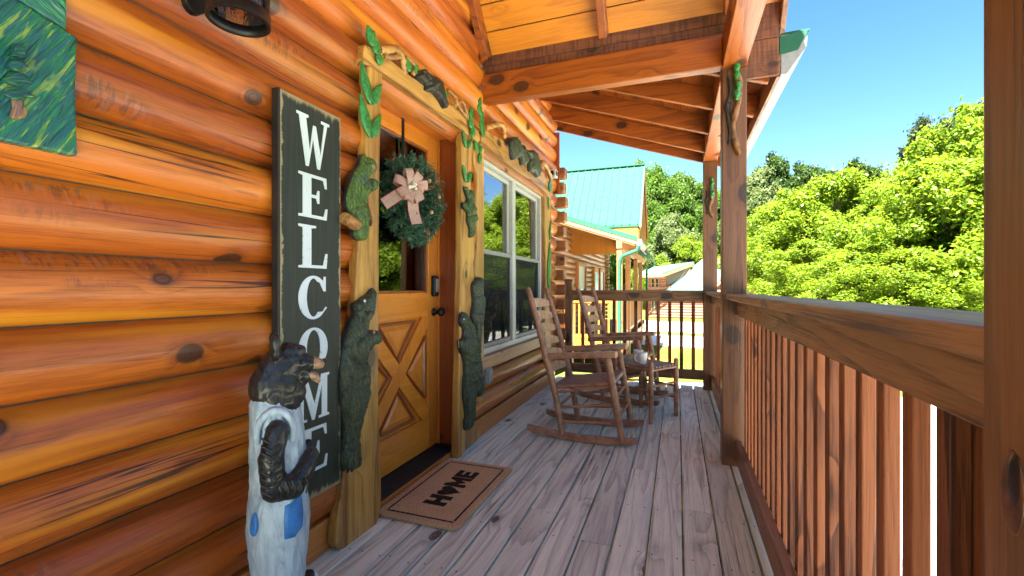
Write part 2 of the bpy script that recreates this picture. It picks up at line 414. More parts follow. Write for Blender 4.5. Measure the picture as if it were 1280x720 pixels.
# painting in thick green strokes
def strokes(name,cols,ang,sc=1):
    n=N(name); v=n.obj()
    rt=n.new('ShaderNodeMapping'); n.put(rt.inputs[0],n.raw); rt.inputs['Rotation'].default_value=(math.radians(ang),0,0)
    w=n.noise(n.scale(rt.outputs[0],(20*sc,110*sc,9*sc)),1,3,.6,1.0)
    w2=n.noise(n.scale(rt.outputs[0],(20*sc,60*sc,6*sc)),1.3,3,.6,.6)
    w3=n.noise(n.raw,9,2,.5)
    col=n.mix(n.ramp(w,.40,.58),cols[0],cols[1]); col=n.mix(n.ramp(w2,.55,.62),col,cols[2]); col=n.mix(n.ramp(w2,.40,.33),col,cols[3])
    col=n.mix(n.ramp(w3,.45,.65,0,.5),col,cols[1])
    n.bsdf(col,.35,0,n.bump(n.math('ADD',w,w2),1.,.012),.3); return n.mat
M['strokeA']=strokes('green_grass_strokes',[(.012,.17,.055),(.008,.10,.12),(.22,.34,.045),(.004,.035,.022)],28)
M['strokeB']=strokes('slanting_green_strokes',[(.015,.22,.08),(.008,.13,.13),(.16,.33,.10),(.004,.05,.03)],-55)
M['strokeC']=strokes('blue_grey_strokes',[(.10,.20,.30),(.20,.24,.28),(.35,.36,.30),(.05,.10,.13)],-40)
M['strokeT']=strokes('dark_fir_strokes',[(.008,.12,.055),(.006,.07,.09),(.06,.26,.04),(.003,.025,.015)],60,1.4)
M['strokeW']=strokes('ochre_trunk_strokes',[(.34,.20,.05),(.20,.10,.08),(.45,.33,.10),(.08,.05,.06)],10,1.2)
# outdoors
n=N('lawn_grass'); v=n.obj(); q=n.noise(n.raw,.35,4,.6); q2=n.noise(n.raw,9,4,.7)
col=n.mix(n.ramp(q,.35,.65),(.07,.12,.018),(.13,.14,.03)); col=n.mix(n.ramp(q2,.4,.7,0,.6),col,(.05,.085,.015))
n.bsdf(col,.9,0,n.bump(q2,.8,.05),spec=.1); M['lawn']=n.mat
n=N('pale_concrete'); v=n.obj(); q=n.noise(n.raw,1.2,5,.6); q2=n.noise(n.raw,40,3,.6)
col=n.mix(n.ramp(q,.35,.7),(.70,.68,.63),(.58,.56,.52)); col=n.mix(n.ramp(q2,.5,.8,0,.35),col,(.36,.35,.33))
n.bsdf(col,.85,0,n.bump(q2,.3,.01)); M['concrete']=n.mat
M['nlog']=wood('sunny_log_wall',(.34,.165,.075),(.19,.075,.03),'Y',fig=4,contrast=.3,knots=.3,rough=.5,bump=.15,var=.3)
M['nwood']=wood('honey_sunny_timber',(.50,.21,.025),(.30,.10,.012),'Z',fig=4,contrast=.3,knots=.2,rough=.5,bump=.15,var=.3)
M['nbeam']=wood('neighbour_beam',(.42,.18,.06),(.24,.08,.03),'X',fig=4,contrast=.3,knots=.2,rough=.5,bump=.15)
M['flog']=wood('brown_log_siding',(.30,.115,.055),(.17,.055,.028),'X',fig=4,contrast=.3,knots=.1,rough=.6,bump=.15,var=.3)
M['flogshade']=wood('shaded_brown_siding',(.20,.125,.085),(.12,.07,.05),'Y',fig=4,contrast=.3,knots=.1,rough=.6,bump=.15,var=.3)  # siding with its shade put into the colour, for the dormer's side
M['dark']=plain('dark_window',(.02,.025,.022),.15,coat=.4)
def leaf(name,a,b,trans,dk=None):
    n=N(name); v=n.obj()
    g=n.new('ShaderNodeNewGeometry').outputs['Random Per Island']
    q=n.noise(n.raw,.55,2,.5)
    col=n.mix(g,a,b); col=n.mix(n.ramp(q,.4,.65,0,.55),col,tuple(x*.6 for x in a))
    d=n.new('ShaderNodeBsdfDiffuse'); n.put(d.inputs[0],col)
    t=n.new('ShaderNodeBsdfTranslucent'); n.put(t.inputs[0],n.mix(.5,col,trans))
    gl=n.new('ShaderNodeBsdfGlossy'); gl.inputs['Roughness'].default_value=.45; n.put(gl.inputs[0],(.5,.5,.5))
    m1=n.new('ShaderNodeMixShader'); m1.inputs[0].default_value=.48
    n.t.links.new(d.outputs[0],m1.inputs[1]); n.t.links.new(t.outputs[0],m1.inputs[2])
    m2=n.new('ShaderNodeMixShader'); m2.inputs[0].default_value=.02
    n.t.links.new(m1.outputs[0],m2.inputs[1]); n.t.links.new(gl.outputs[0],m2.inputs[2]); n.t.links.new(m2.outputs[0],n.out.inputs[0]); return n.mat
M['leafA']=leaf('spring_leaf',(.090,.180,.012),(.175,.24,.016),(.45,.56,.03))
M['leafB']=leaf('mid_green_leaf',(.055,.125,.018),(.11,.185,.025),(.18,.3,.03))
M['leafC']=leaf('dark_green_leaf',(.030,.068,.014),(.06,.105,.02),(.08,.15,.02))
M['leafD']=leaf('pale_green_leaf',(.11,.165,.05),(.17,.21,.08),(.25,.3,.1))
M['pine']=leaf('blue_green_needle',(.040,.070,.034),(.075,.105,.055),(.06,.1,.04))
M['bark']=plain('tree_bark',(.12,.085,.06),.9,var=.3,nscale=12,bump=.8)

M['knot']=plain('dark_knot',(.022,.009,.006),.35,coat=.3,var=.3,nscale=60,bump=.3)
M['knotring']=plain('knot_ring',(.12,.04,.014),.45,var=.3,nscale=60,bump=.2)
M['vine']=plain('brown_vine_wood',(.26,.115,.032),.45,var=.35,nscale=35,bump=.4,coat=.2)
M['greystrip']=plain('blue_grey_ground',(.17,.18,.20),.9,var=.3,nscale=40,bump=.8)
# ================================================================== THE PORCH FLOOR
WX=-1.43            # valley line of the log wall
f=MB(); nl=MB(); r=random.Random(3)
P=.1458
for k in range(-10,4):
    x0=.026+P*(k-0)-P; x1=x0+P-.0085
    x0c=max(x0,-1.46); x1c=min(x1,.47)
    if x1c-x0c<.02: continue
    y=-1.9; first=True
    while y<5.62:
        L=r.choice((2.2,2.8,3.4,3.4)) if not first else r.uniform(.6,3.0); first=False; y1=min(y+L,5.62)
        dz=r.uniform(-.0015,.0015)
        f.box(x0c,x1c,y+.0012,y1-.0012,-.036,dz)
        for yy in np.arange(math.ceil(y/.4)*.4,y1,.4):
            for fx in (.18,.82):
                c=(x0c+(x1c-x0c)*fx+r.uniform(-.01,.01), yy+r.uniform(-.012,.012), dz+.0006)
                n_=7; rr=.0042
                nl.add([(c[0]+rr*math.cos(2*PI*i/n_),c[1]+rr*math.sin(2*PI*i/n_),c[2]) for i in range(n_)],[tuple(range(n_))])
        y=y1
floor=f.build('porch_floor',M['deck'],bevel=.004); tag(floor,kind='structure',label='weathered grey plank floor of the porch')
# nails share the floor's mesh as a second material
bm=bmesh.new(); bm.from_mesh(floor.data)
floor.data.materials.append(M['nail'])
k=len(nl.v)
vs=[bm.verts.new(p) for p in nl.v]
for fc in nl.f:
    q=bm.faces.new([vs[i] for i in fc]); q.material_index=1
bm.to_mesh(floor.data); bm.free()
# rim and joists carry the floor
f=MB()
f.box(.42,.46,-1.88,5.60,-.28,-.038); f.box(-1.44,.42,5.56,5.60,-.28,-.038)
for y in np.arange(-1.8,5.5,.8): f.box(-1.44,.42,y,y+.04,-.26,-.0385)
tag(f.build('porch_substructure',M['railY']),kind='structure')

# ================================================================== THE CABIN
cabin=thing('log_cabin','orange stained log cabin wall with a wooden door and a large white window','cabin',(WX,2,0))
DY0,DY1,DZ1=1.85,2.80,2.165        # door opening
VY0,VY1,VZ0,VZ1=3.06,4.84,.545,2.165
w=MB(); H=.178; base=.137
def logsec(y0,y1,z0,z1,bul):
    n=9; prof=[]
    for i in range(n+1):
        t=i/n; a=PI*t
        prof.append((WX+bul*math.sin(a)**.58, z0+(z1-z0)*t))
    ny=max(2,int((y1-y0)/.35)); vs=[]; fs=[]
    for j in range(ny+1):
        y=y0+(y1-y0)*j/ny
        for (x,z) in prof:
            q=mnoise.noise(Vector((x*2,y*1.1,z*9+z0*37)))*.006 if 0<(z-z0)<(z1-z0) else 0
            vs.append((x+q,y,z))
    m=len(prof)
    for j in range(ny):
        for i in range(m-1): fs.append((j*m+i,(j+1)*m+i,(j+1)*m+i+1,j*m+i+1))
    b=len(vs)
    w.add(vs,fs,0,True)
    for j,sg in ((0,1),(ny,-1)):
        cap=[vs[j*m+i] for i in range(m)]
        w.add(cap,[tuple(range(m)) if sg>0 else tuple(range(m-1,-1,-1))],0)
k=0; z=base; rr=random.Random(5)
while z<4.9:
    z1=z+H
    ivs=[(-1.9,5.36)]
    def cut(ivs,a,b):
        o=[]
        for p,q in ivs:
            if b<=p or a>=q: o.append((p,q)); continue
            if a>p: o.append((p,a))
            if b<q: o.append((b,q))
        return o
    zm=(z+z1)/2
    if zm<DZ1: ivs=cut(ivs,DY0-.03,DY1+.03)
    if VZ0<zm<VZ1: ivs=cut(ivs,VY0,VY1)
    for p,q in ivs:
        # long logs are butted together from shorter lengths
        js=[p]
        if q-p>4: js.append(p+(q-p)*rr.uniform(.28,.72)) if (k%3==1 and z>2.2) else None
        js=[x for x in js if x is not None]+[q]
        for a,b in zip(js[:-1],js[1:]): logsec(a,b,z+.002,z1-.002,.060+rr.uniform(-.006,.006))
    z=z1; k+=1
wall=w.build('log_wall',M['log'],cabin)
# the shell behind the logs (keeps the rooms dark), floor and far walls of the rooms
sh=MB(); X1=WX-.006; X0=-6.5
def wallbox(y0,y1,z0,z1): sh.box(X1-.10,X1,y0,y1,z0,z1)
wallbox(-1.9,DY0-.03,-1.2,4.9); wallbox(DY1+.03,VY0,-1.2,4.9); wallbox(DY0-.03,DY1+.03,DZ1+.01,4.9); wallbox(DY0-.03,DY1+.03,-1.2,0.0)
wallbox(VY0,VY1,-1.2,VZ0); wallbox(VY0,VY1,VZ1,4.9); wallbox(VY1,5.36,-1.2,4.9)
sh.box(X0,X1-.102,5.26,5.36,-1.2,4.9); sh.box(X0,X1-.102,-1.9,-1.8,-1.2,4.9); sh.box(X0,X0+.1,-1.798,5.258,-1.2,4.9)
sh.box(X0+.102,X1-.102,-1.798,5.258,-.05,.0); sh.box(X0+.102,X1-.102,-1.798,5.258,2.6,2.65); sh.box(X0+.102,X1-.102,2.9,3.0,.002,2.598)
sh.build('wall_shell',M['interior'],cabin)
b=MB()
b.box(WX-.005,WX+.034,-1.9,DY0-.03,.0,base); b.box(WX-.005,WX+.034,DY1+.05,5.36,.0,base)
b.build('baseboard',M['base'],cabin,.004)
# crossed log ends at the far corner
z=base-.02; i=0
while z<2.55:
    c=MB()
    if i%1==0: c.bar((WX+.0,5.47,z+H/2),(WX+.135+.012*((i*7)%3),5.47,z+H/2),.15,H-.052)
    c.build('corner_log_end',M['logend'],cabin,.016,3); z+=H; i+=1
c=MB(); c.box(WX-.0,WX+.085,5.362,5.395,2.26,3.0); c.build('corner_trim',M['beamZ'],cabin,.003)
sb=MB(); y_,z_=wp(694.5,218,-1.33); sb.box(-1.385,-1.31,y_-.09,y_+.03,z_-.045,z_+.045)
lamp=sb.build('sensor_box',M['white'],cabin,.006); s2=MB(); s2.box(-1.3095,-1.306,y_-.065,y_+.005,z_-.025,z_+.025); s2.box(-1.37,-1.33,y_-.095,y_-.0905,z_-.025,z_+.025); s2.build('sensor_window',M['black'],lamp)
# main roof above
rf=MB()
def slab(mb,p0,p1,y0,y1,t,mi=0):   # p0,p1 = (x,z) ends of the underside
    (xa,za),(xb,zb)=p0,p1
    vs=[(xa,y0,za),(xb,y0,zb),(xb,y1,zb),(xa,y1,za),(xa,y0,za+t),(xb,y0,zb+t),(xb,y1,zb+t),(xa,y1,za+t)]
    mb.add(vs,[(0,1,2,3),(7,6,5,4),(0,4,5,1),(1,5,6,2),(2,6,7,3),(3,7,4,0)],mi)
slab(rf,(-1.0,3.95),(-4.0,6.4),-2.1,5.7,.12); slab(rf,(-4.0,6.4),(-7.0,3.95),-2.1,5.7,.12)
rf.build('roof',M['teal'],cabin)
# ---------------------------------------------------------------- door
DX=-1.56
d=MB(); d.box(DX-.045,DX,1.865,2.785,.05,2.135)
# openings are modelled as real frames: stiles, rails, glass, cross buck
d=MB(); y0,y1=1.865,2.785
d.box(DX-.045,DX,y0,y0+.125,.05,2.135); d.box(DX-.045,DX,y1-.13,y1,.05,2.135)
door=d.build('door',M['door'],cabin,.003)
d=MB(); ya,yb=y0+.1255,y1-.1305
for za,zb in ((2.035,2.135),(.93,1.085),(.05,.255)):
    d=MB(); d.box(DX-.045,DX-.0005,ya,yb,za,zb); d.build('door_rail',M['doorY'],door,.003)
d=MB(); d.box(DX-.040,DX-.022,ya,yb,.255,.93); d.build('door_panel',M['door'],door)
d=MB(); d.bar((DX-.0115,ya,.255),(DX-.0115,yb,.93),.021,.095,up=(0,-1,1)); d.build('cross_board',M['door'],door,.002)
d=MB(); ym,zm=(ya+yb)/2,(.255+.93)/2; dv=Vector((0,yb-ya,-.675)).normalized()
for s in (-1,1):
    st=Vector((DX-.0118,ym,zm))+dv*s*.048; en=Vector((DX-.0118,ya if s<0 else yb,.93 if s<0 else .255))
    d.bar(st,en,.0205,.095,up=(0,1,1))
d.build('cross_board',M['doorY'],door,.002)
g=.058
def inset(tri,g):
    tri=[Vector(p) for p in tri]; c=sum(tri,Vector((0,0)))/3; out=[]
    n=len(tri)
    for i in range(n):
        a,b_,c_=tri[i-1],tri[i],tri[(i+1)%n]
        e1=(b_-a).normalized(); e2=(c_-b_).normalized()
        n1=Vector((-e1.y,e1.x)); n2=Vector((-e2.y,e2.x))
        if n1.dot(c-b_)<0: n1=-n1
        if n2.dot(c-b_)<0: n2=-n2
        # solve p.n1 = b.n1+g ; p.n2 = b.n2+g
        det=n1.x*n2.y-n1.y*n2.x; r1=b_.dot(n1)+g; r2=b_.dot(n2)+g
        out.append(Vector(((r1*n2.y-n1.y*r2)/det,(n1.x*r2-r1*n2.x)/det)))
    return out
corn=[(ya,.255),(yb,.255),(yb,.93),(ya,.93)]
for i in range(4):
    tri=[corn[i],corn[(i+1)%4],(ym,zm)]
    # keep clear of the cross boards on the two inner sides
    c=sum((Vector(p) for p in tri),Vector((0,0)))/3
    big=inset(tri,.050); e=(Vector(tri[1])-Vector(tri[0])).normalized()
    nn=Vector((-e.y,e.x)); nn=nn if nn.dot(c-Vector(tri[0]))>0 else -nn
    big=[p-nn*.036 if j<2 else p for j,p in enumerate(big)]
    # along the rail side the moulding runs close to the rail
    mo=MB(); lo=inset(big,.006); hi=inset(big,.016); up=inset(big,.024)
    vs=[(DX-.024,*p) for p in big]+[(DX-.004,*p) for p in lo]+[(DX-.006,*p) for p in hi]+[(DX-.020,*p) for p in up]
    fs=[]
    for L in range(3):
        for j in range(3): fs.append((L*3+j,L*3+(j+1)%3,L*3+3+(j+1)%3,L*3+3+j))
    mo.add(vs,fs); mo.build('panel_moulding',M['moulding'],door,fixn=True)
    ti=inset(big,.030); t2=inset(big,.052)
    pn=MB(); pn.add([(DX-.0225,*p) for p in ti]+[(DX-.010,*p) for p in t2],[(0,1,4,3),(1,2,5,4),(2,0,3,5),(3,4,5)]); pn.build('raised_panel',M['door'],door,fixn=True)
gl=MB(); gl.box(DX-.026,DX-.020,ya,yb,1.085,2.035); gl.build('glass',M['doorglass'],door)
gb=MB()
for (p,q) in (((ya+.008,1.093),(yb-.008,1.093)),((ya+.008,2.027),(yb-.008,2.027))): gb.bar((DX-.012,*p),(DX-.012,*q),.018,.016)
for yy in (ya+.008,yb-.008): gb.box(DX-.021,DX-.003,yy-.008,yy+.008,1.102,2.018)
gb.build('glazing_bead',M['moulding'],door,.003)
h=MB(); ky=y1-.065
h.lathe([(.0,0),(.026,0),(.028,.006),(.012,.012),(.011,.035),(.020,.042),(.028,.055),(.029,.066),(.022,.078),(.0,.082)],n=20)
h.v=[(DX+z,ky+x,.955+y) for x,y,z in h.v]; h.build('door_knob',M['black'],door)
h=MB(); h.box(DX,DX+.03,ky-.032,ky+.032,1.06,1.20); h.build('keypad_lock',M['black'],door,.012,3)
h=MB(); h.box(DX+.031,DX+.0335,ky-.02,ky+.02,1.09,1.18); h.build('keypad',M['grey'],door,.004)
# jamb, head, threshold
j=MB(); j.box(DX-.06,-1.40,2.79,2.825,.0,2.165); j.box(DX-.06,-1.40,1.825,1.86,.0,2.165)
j.build('door_jamb',M['jamb'],cabin,.003)
j=MB(); j.box(DX-.06,-1.40,1.861,2.789,2.14,2.166); j.build('door_head',M['doorY'],cabin,.003)
j=MB(); j.box(DX-.03,DX+.012,1.861,1.873,.04,2.139); j.box(DX+.002,DX+.014,2.777,2.789,.04,2.139); j.build('door_stop',M['door'],cabin)
t=MB(); t.box(DX-.06,-1.405,1.861,2.789,.0,.034); th=t.build('door_sill',M['base'],cabin,.003)
t=MB(); t.box(DX-.05,-1.412,1.862,2.788,.035,.044)
for i in range(7): t.box(DX+.016+i*.018,DX+.024+i*.018,1.863,2.787,.0445,.048)
t.build('threshold_plate',M['rubber'],th,.001)
ca=MB(); ca.box(-1.399,-1.372,2.795,2.86,.0,2.15); ca.box(-1.399,-1.372,1.80,1.855,.0,2.15); ca.build('door_casing',M['jamb'],cabin,.003)
# ---------------------------------------------------------------- window
GX=-1.445
win=MB(); fy0,fy1,fz0,fz1=3.115,4.775,.60,2.13; fw=.05
def frame(mb,x0,x1,y0,y1,z0,z1,t):
    mb.box(x0,x1,y0,y0+t,z0,z1); mb.box(x0,x1,y1-t,y1,z0,z1); mb.box(x0,x1,y0+t,y1-t,z0,z0+t); mb.box(x0,x1,y0+t,y1-t,z1-t,z1)
frame(win,GX-.06,GX+.05,fy0,fy1,fz0,fz1,fw)
ym=(fy0+fy1)/2-.05
win.box(GX-.06,GX+.048,ym-.04,ym+.04,fz0+fw,fz1-fw)
window=win.build('window',M['white'],cabin,.004)
zr=1.395
for (a,b) in ((fy0+fw,ym-.04),(ym+.04,fy1-fw)):
    s=MB(); frame(s,GX-.02,GX+.012,a+.002,b-.002,zr-.02,fz1-fw-.002,.032); s.build('upper_sash',M['white'],window,.003)
    s=MB(); frame(s,GX+.014,GX+.04,a+.002,b-.002,fz0+fw+.002,zr+.025,.034); s.build('lower_sash',M['aluminium'],window,.003)
    s=MB(); s.box(GX-.008,GX-.002,a+.03,b-.03,zr,fz1-fw-.03); s.build('pane',M['glass'],window)
    s=MB(); s.box(GX+.018,GX+.024,a+.03,b-.03,fz0+fw+.03,zr); s.build('pane',M['glass'],window)
    s=MB(); s.add([(GX+.032,a+.036,fz0+fw+.036),(GX+.032,b-.036,fz0+fw+.036),(GX+.032,b-.036,zr-.01),(GX+.032,a+.036,zr-.01)],[(0,1,2,3)]); s.build('insect_screen',M['screen'],window)
s=MB()
for yy in (3.95,4.62,3.2):
    pts=[]
    for i in range(25): pts.append((yy+i*.006*1.6, GX-.14+.02*math.sin(i*1.4)))
    vs=[(x,y,.62) for y,x in pts]+[(x,y,2.12) for y,x in pts]; m=len(pts)
    s.add(vs,[(i,i+1,m+i+1,m+i) for i in range(m-1)],0,True)
s.build('curtain',M['blind'],window)
t=MB(); t.box(WX-.01,WX+.075,VY0-.06,VY1+.02,.50,.60); t.build('window_sill',M['trimY'],cabin,.005)
t=MB(); t.box(WX-.01,WX+.03,VY0-.01,VY1,2.132,2.166); t.box(WX-.01,WX+.062,VY0+.05,VY1-.02,2.105,2.131); t.build('window_head',M['trimY'],cabin,.003)
for a,b in ((VY0,fy0),(fy1,VY1)):
    t=MB(); t.box(WX-.01,WX+.045,a,b,.601,2.13); t.build('window_casing',M['jamb'],cabin,.003)
# outdoor outlet under the window
oy,oz=wp(610.5,470,-1.345)
t=MB(); t.box(-1.40,-1.335,oy-.055,oy+.055,oz-.06,oz+.06); o_=t.build('outlet_box',M['grey'],cabin,.012,3)
t=MB(); t.box(-1.3345,-1.325,oy-.04,oy+.04,oz-.045,oz+.045); t.build('outlet_cover',M['aluminium'],o_,.008,3)

# ================================================================== POSTS, RAILS
PX0,PX1=.265,.405
def post(y0,label,zt=2.50):
    t=thing('porch_post',label,'post',(PX0+.07,y0+.07,0))
    p=MB(); p.box(PX0,PX1,y0,y0+.14,-1.3,zt); p.build('timber',M['post'],t,.006)
    return t
p1=post(.408,'thick brown porch post with a dark knot, nearest of all, at the right edge')
kn=MB(); kn.ell((PX0-.0005,.50,.955),(.0025,.009,.024),nu=20,nv=12); kn.build('knot',M['knot'],p1)
kn=MB(); kn.ell((PX0-.0005,.503,.945),(.0015,.014,.036),nu=20,nv=12); kn.build('knot_ring',M['knotring'],p1)
p2=post(3.16,'brown porch post with a tall carved vine bracket, between the two long railing runs')
p3=post(5.40,'farthest brown porch post, at the corner where the end railing meets the long one')
p4=post(-1.9,'brown porch post behind the viewer')
def rail(name,label,y0,y1):
    t=thing(name,label,'railing',(.38,(y0+y1)/2,0),group='stained wooden porch railings')
    c=MB(); c.box(.284,.449,y0,y1,1.046,1.080); c.build('cap',M['railY'],t,.005)
    c=MB(); c.box(.341,.378,y0,y1,.948,1.0455); c.build('top_rail',M['railY'],t,.004)
    c=MB(); c.box(.341,.378,y0,y1,.03,.159); c.build('bottom_rail',M['railY'],t,.004)
    ks=[.8777+.1139*k for k in range(-40,60)]; ks=[y for y in ks if y0+.02<y<y1-.02]
    for y in ks:
        b=MB(); b.box(.379,.407,y-.019,y+.019,.05,1.0455); b.build('baluster',M['balZ'],t,.003)
    return t
ra=rail('porch_railing','long stained railing beside the deck, running up to the near edge of the picture',.55,3.16)
c=MB(); c.box(.410,.50,.552,.892,.0,1.044); c.build('rail_cleat',M['balZ'],ra,.004)
rail('porch_railing','short stained railing between the vine bracket post and the far corner post',3.30,5.40)
rail('porch_railing','stained railing behind the viewer',-1.76,.408)
t=thing('porch_railing','dark end railing across the far end of the porch, behind the rocking chairs','railing',(-.55,5.47,0),group='stained wooden porch railings')
c=MB(); c.box(-1.20,.264,5.39,5.53,1.062,1.092); c.build('cap',M['railX'],t,.005)
c=MB(); c.box(-1.20,.264,5.45,5.488,.965,1.0615); c.build('top_rail',M['railX'],t,.004)
c=MB(); c.box(-1.20,.264,5.45,5.488,.098,.205); c.build('bottom_rail',M['railX'],t,.004)
for i in range(11):
    x=.165-i*.125; c=MB(); c.box(x-.019,x+.019,5.489,5.527,.09,1.0615); c.build('baluster',M['balZ'],t,.003)
c=MB(); c.box(-1.29,-1.2005,5.42,5.51,.0,1.20); nw=c.build('newel_post',M['railZ'],t,.005)
c=MB(); c.box(-1.305,-1.188,5.405,5.525,1.2005,1.225); c.build('newel_cap',M['railX'],nw,.004)

# ================================================================== PORCH ROOF
roof=thing('porch_roof','stained timber porch roof with pitched rafters, plank ceiling and a grey gutter','porch roof',(-.5,2,2.5))
def Zs(x): return 3.09-(x+1.4)*.335       # underside of the shed rafters
# header over the posts
c=MB(); c.box(PX0,PX1,-1.95,5.56,2.502,2.70); c.build('header_beam',M['beamY'],roof,.006)
# cross beam over the door side of the entry
c=MB(); c.box(-1.385,PX0-.001,3.13,3.18,2.505,2.715); c.build('cross_beam',M['beamX'],roof,.006)
c=MB(); c.box(-1.385,PX0-.001,3.19,3.23,2.515,2.71); c.build('cross_beam',M['beamX'],roof,.006)
c=MB(); c.box(-1.385,PX0-.001,.53,.57,2.505,2.715); c.build('cross_beam',M['beamX'],roof,.006)
c=MB()
for (z0,z1) in ((2.716,2.80),(2.803,2.89)): c.box(-1.40,.60,3.185,3.215,z0,z1)
c.box(-1.40,.2,3.186,3.214,2.893,3.28)
c.build('blocking_board',M['rough'],roof,.002)
c=MB()
for (z0,z1) in ((2.43,2.66),(2.663,2.90),(2.903,3.06)): c.box(.407,.585,3.187,3.212,z0,z1)
for (z0,z1) in ((2.43,2.66),(2.663,2.90),(2.903,3.06)): c.box(.407,.585,.49,.515,z0,z1)
c.build('gable_return',M['rough'],roof,.003)
# entry gable: ridge along x at y = 1.85
RY=1.85; SL=1.2
def Zg(y): return 2.87+(1.34-abs(y-RY))*SL
pitch=math.atan(SL); L=math.hypot(1.40,1.40*SL)
cb=MB(); nb_=12
for sgn in (-1,1):
    for i in range(nb_):
        a=1.345*(1-i/nb_); b_=1.345*(1-(i+1)/nb_)+.004
        ya,yb=RY+sgn*a,RY+sgn*b_
        za,zb=2.865+(1.345-a)*SL,2.865+(1.345-b_)*SL
        nx=Vector((0,sgn*SL,1)).normalized()*.022
        x0,x1=-1.40,.596
        vs=[(x0,ya,za),(x1,ya,za),(x1,yb,zb),(x0,yb,zb)]
        vs+=[(p[0],p[1]+nx.y,p[2]+nx.z) for p in vs]
        cb.add(vs,[(3,2,1,0),(4,5,6,7),(0,1,5,4),(1,2,6,5),(2,3,7,6),(3,0,4,7)])
cb.build('ceiling_board',M['ceil'],roof,.003,fixn=True)
for x in (-1.345,-.475,.33):
    for sgn in (-1,1):
        c=MB(); nx=Vector((0,sgn*SL,1)).normalized()
        p=Vector((x,RY+sgn*1.335,2.865+.01*SL))-nx*.06; q=Vector((x,RY+sgn*.02,2.865+1.325*SL))-nx*.06
        c.bar(p,q,.055 if x<.3 else .12,.112,up=(0,sgn*SL,1)); c.build('gable_rafter',M['beamY'],roof,.004)
c=MB(); c.box(-1.40,.59,RY-.02,RY+.02,4.20,4.36); c.build('ridge_beam',M['beamX'],roof,.004)
c=MB()
for sgn in (-1,1):
    nx=Vector((0,sgn*SL,1)).normalized()
    p=Vector((-.47,RY+sgn*1.40,2.865-.055*SL))+nx*.045; q=Vector((-.47,RY-sgn*.045,2.865+1.345*SL+.054))+nx*.045
    c.bar(p,q,2.14,.04,up=(0,sgn*SL,1))
c.build('gable_roof',M['teal'],roof)
c=MB()
for sgn in (-1,1):
    p=Vector((.605,RY+sgn*1.45,2.865-.14*SL)); q=Vector((.605,RY+sgn*.01,2.865+1.335*SL))
    c.bar(p,q,.03,.16,up=(0,sgn*SL,1))
c.build('rake_board',M['railY'],roof,.004)
# gable infill over the header so that the entry is closed like the neighbour's
# shed rafters
for y in [3.32+.61*i for i in range(4)]+[5.56]+[-.1-.61*i for i in range(4)]:
    c=MB(); x0,x1=-1.44,.57; hh=.155 if y<5.5 else .15
    c.bar((x0,y,Zs(x0)+hh/2),(x1,y,Zs(x1)+hh/2),.042,hh,up=(0,0,1)); c.build('rafter',M['beamX'],roof,.004)
cb=MB()
for (ya,yb) in ((3.22,5.68),(-2.05,.50)):
    nb_=14; x0,x1=-1.46,.62
    for i in range(nb_):
        xa=x0+(x1-x0)*i/nb_+.002; xb=x0+(x1-x0)*(i+1)/nb_-.002
        za,zb=Zs(xa)+.160,Zs(xb)+.160
        vs=[(xa,ya,za),(xb,ya,zb),(xb,yb,zb),(xa,yb,za),(xa,ya,za+.02),(xb,ya,zb+.02),(xb,yb,zb+.02),(xa,yb,za+.02)]
        cb.add(vs,[(0,3,2,1),(4,5,6,7),(0,1,5,4),(1,2,6,5),(2,3,7,6),(3,0,4,7)])
cb.build('ceiling_board',M['beamY'],roof,.003)
c=MB(); slab(c,(.62,Zs(.62)+.19),(-2.2,Zs(-2.2)+.19),3.20,5.75,.03); slab(c,(.62,Zs(.62)+.19),(-2.2,Zs(-2.2)+.19),-2.1,.50,.03)
c.build('metal_roofing',M['teal'],roof)
for (ya,yb) in ((3.205,5.72),(-2.05,.49)):
    c=MB(); c.box(.575,.598,ya,yb,2.42,2.60); c.build('fascia',M['railY'],roof,.003)
    pr=[(.60,2.435),(.63,2.435),(.735,2.585),(.74,2.675),(.60,2.675)]
    c=MB(); n_=len(pr); c.add([(x,ya,z) for x,z in pr]+[(x,yb,z) for x,z in pr],[(i,(i+1)%n_,n_+(i+1)%n_,n_+i) for i in range(n_)]+[tuple(range(n_))],0)
    g_=c.build('gutter',M['aluminium'],roof,fixn=True)
    c=MB(); c.prism([(.590,2.555),(.690,2.57),(.745,2.685),(.590,2.66)],lambda a,b:(a,ya-.012,b),lambda a,b:(a,ya-.001,b)); c.build('gutter_end',M['teal'],g_,fixn=True)
c=MB(); c.box(.60,.75,3.205,5.72,2.677,2.69); c.build('drip_edge',M['teal'],roof)
# ================================================================== WELCOME SIGN
SXf=-1.335; sy0,sy1,sz0,sz1=1.243,1.556,.298,1.832
sign=thing('welcome_sign','tall dark green board sign with white letters spelling WELCOME, leaning on the log wall','sign',(SXf,1.4,sz0))
b=MB(); b.box(SXf-.030,SXf,sy0+.004,sy1,sz0,sz1); b.build('board',M['sign'],sign,.003)
b=MB(); b.box(SXf-.032,SXf-.001,sy0-.006,sy0+.0035,sz0-.002,sz1+.002); b.build('board_edge',M['signside'],sign,.002)
E_=[(0,0),(.96,0),(1,.27),(.93,.27),(.86,.07),(.42,.07),(.42,.47),(.60,.47),(.64,.36),(.70,.36),(.70,.66),(.64,.66),(.60,.54),(.42,.54),(.42,.93),(.84,.93),(.91,.75),(.97,.75),(.95,1),(0,1),(0,.95),(.14,.93),(.14,.07),(0,.05)]
L_=[(0,0),(.96,0),(1,.36),(.93,.36),(.84,.07),(.42,.07),(.42,.93),(.58,.95),(.58,1),(0,1),(0,.95),(.14,.93),(.14,.07),(0,.05)]
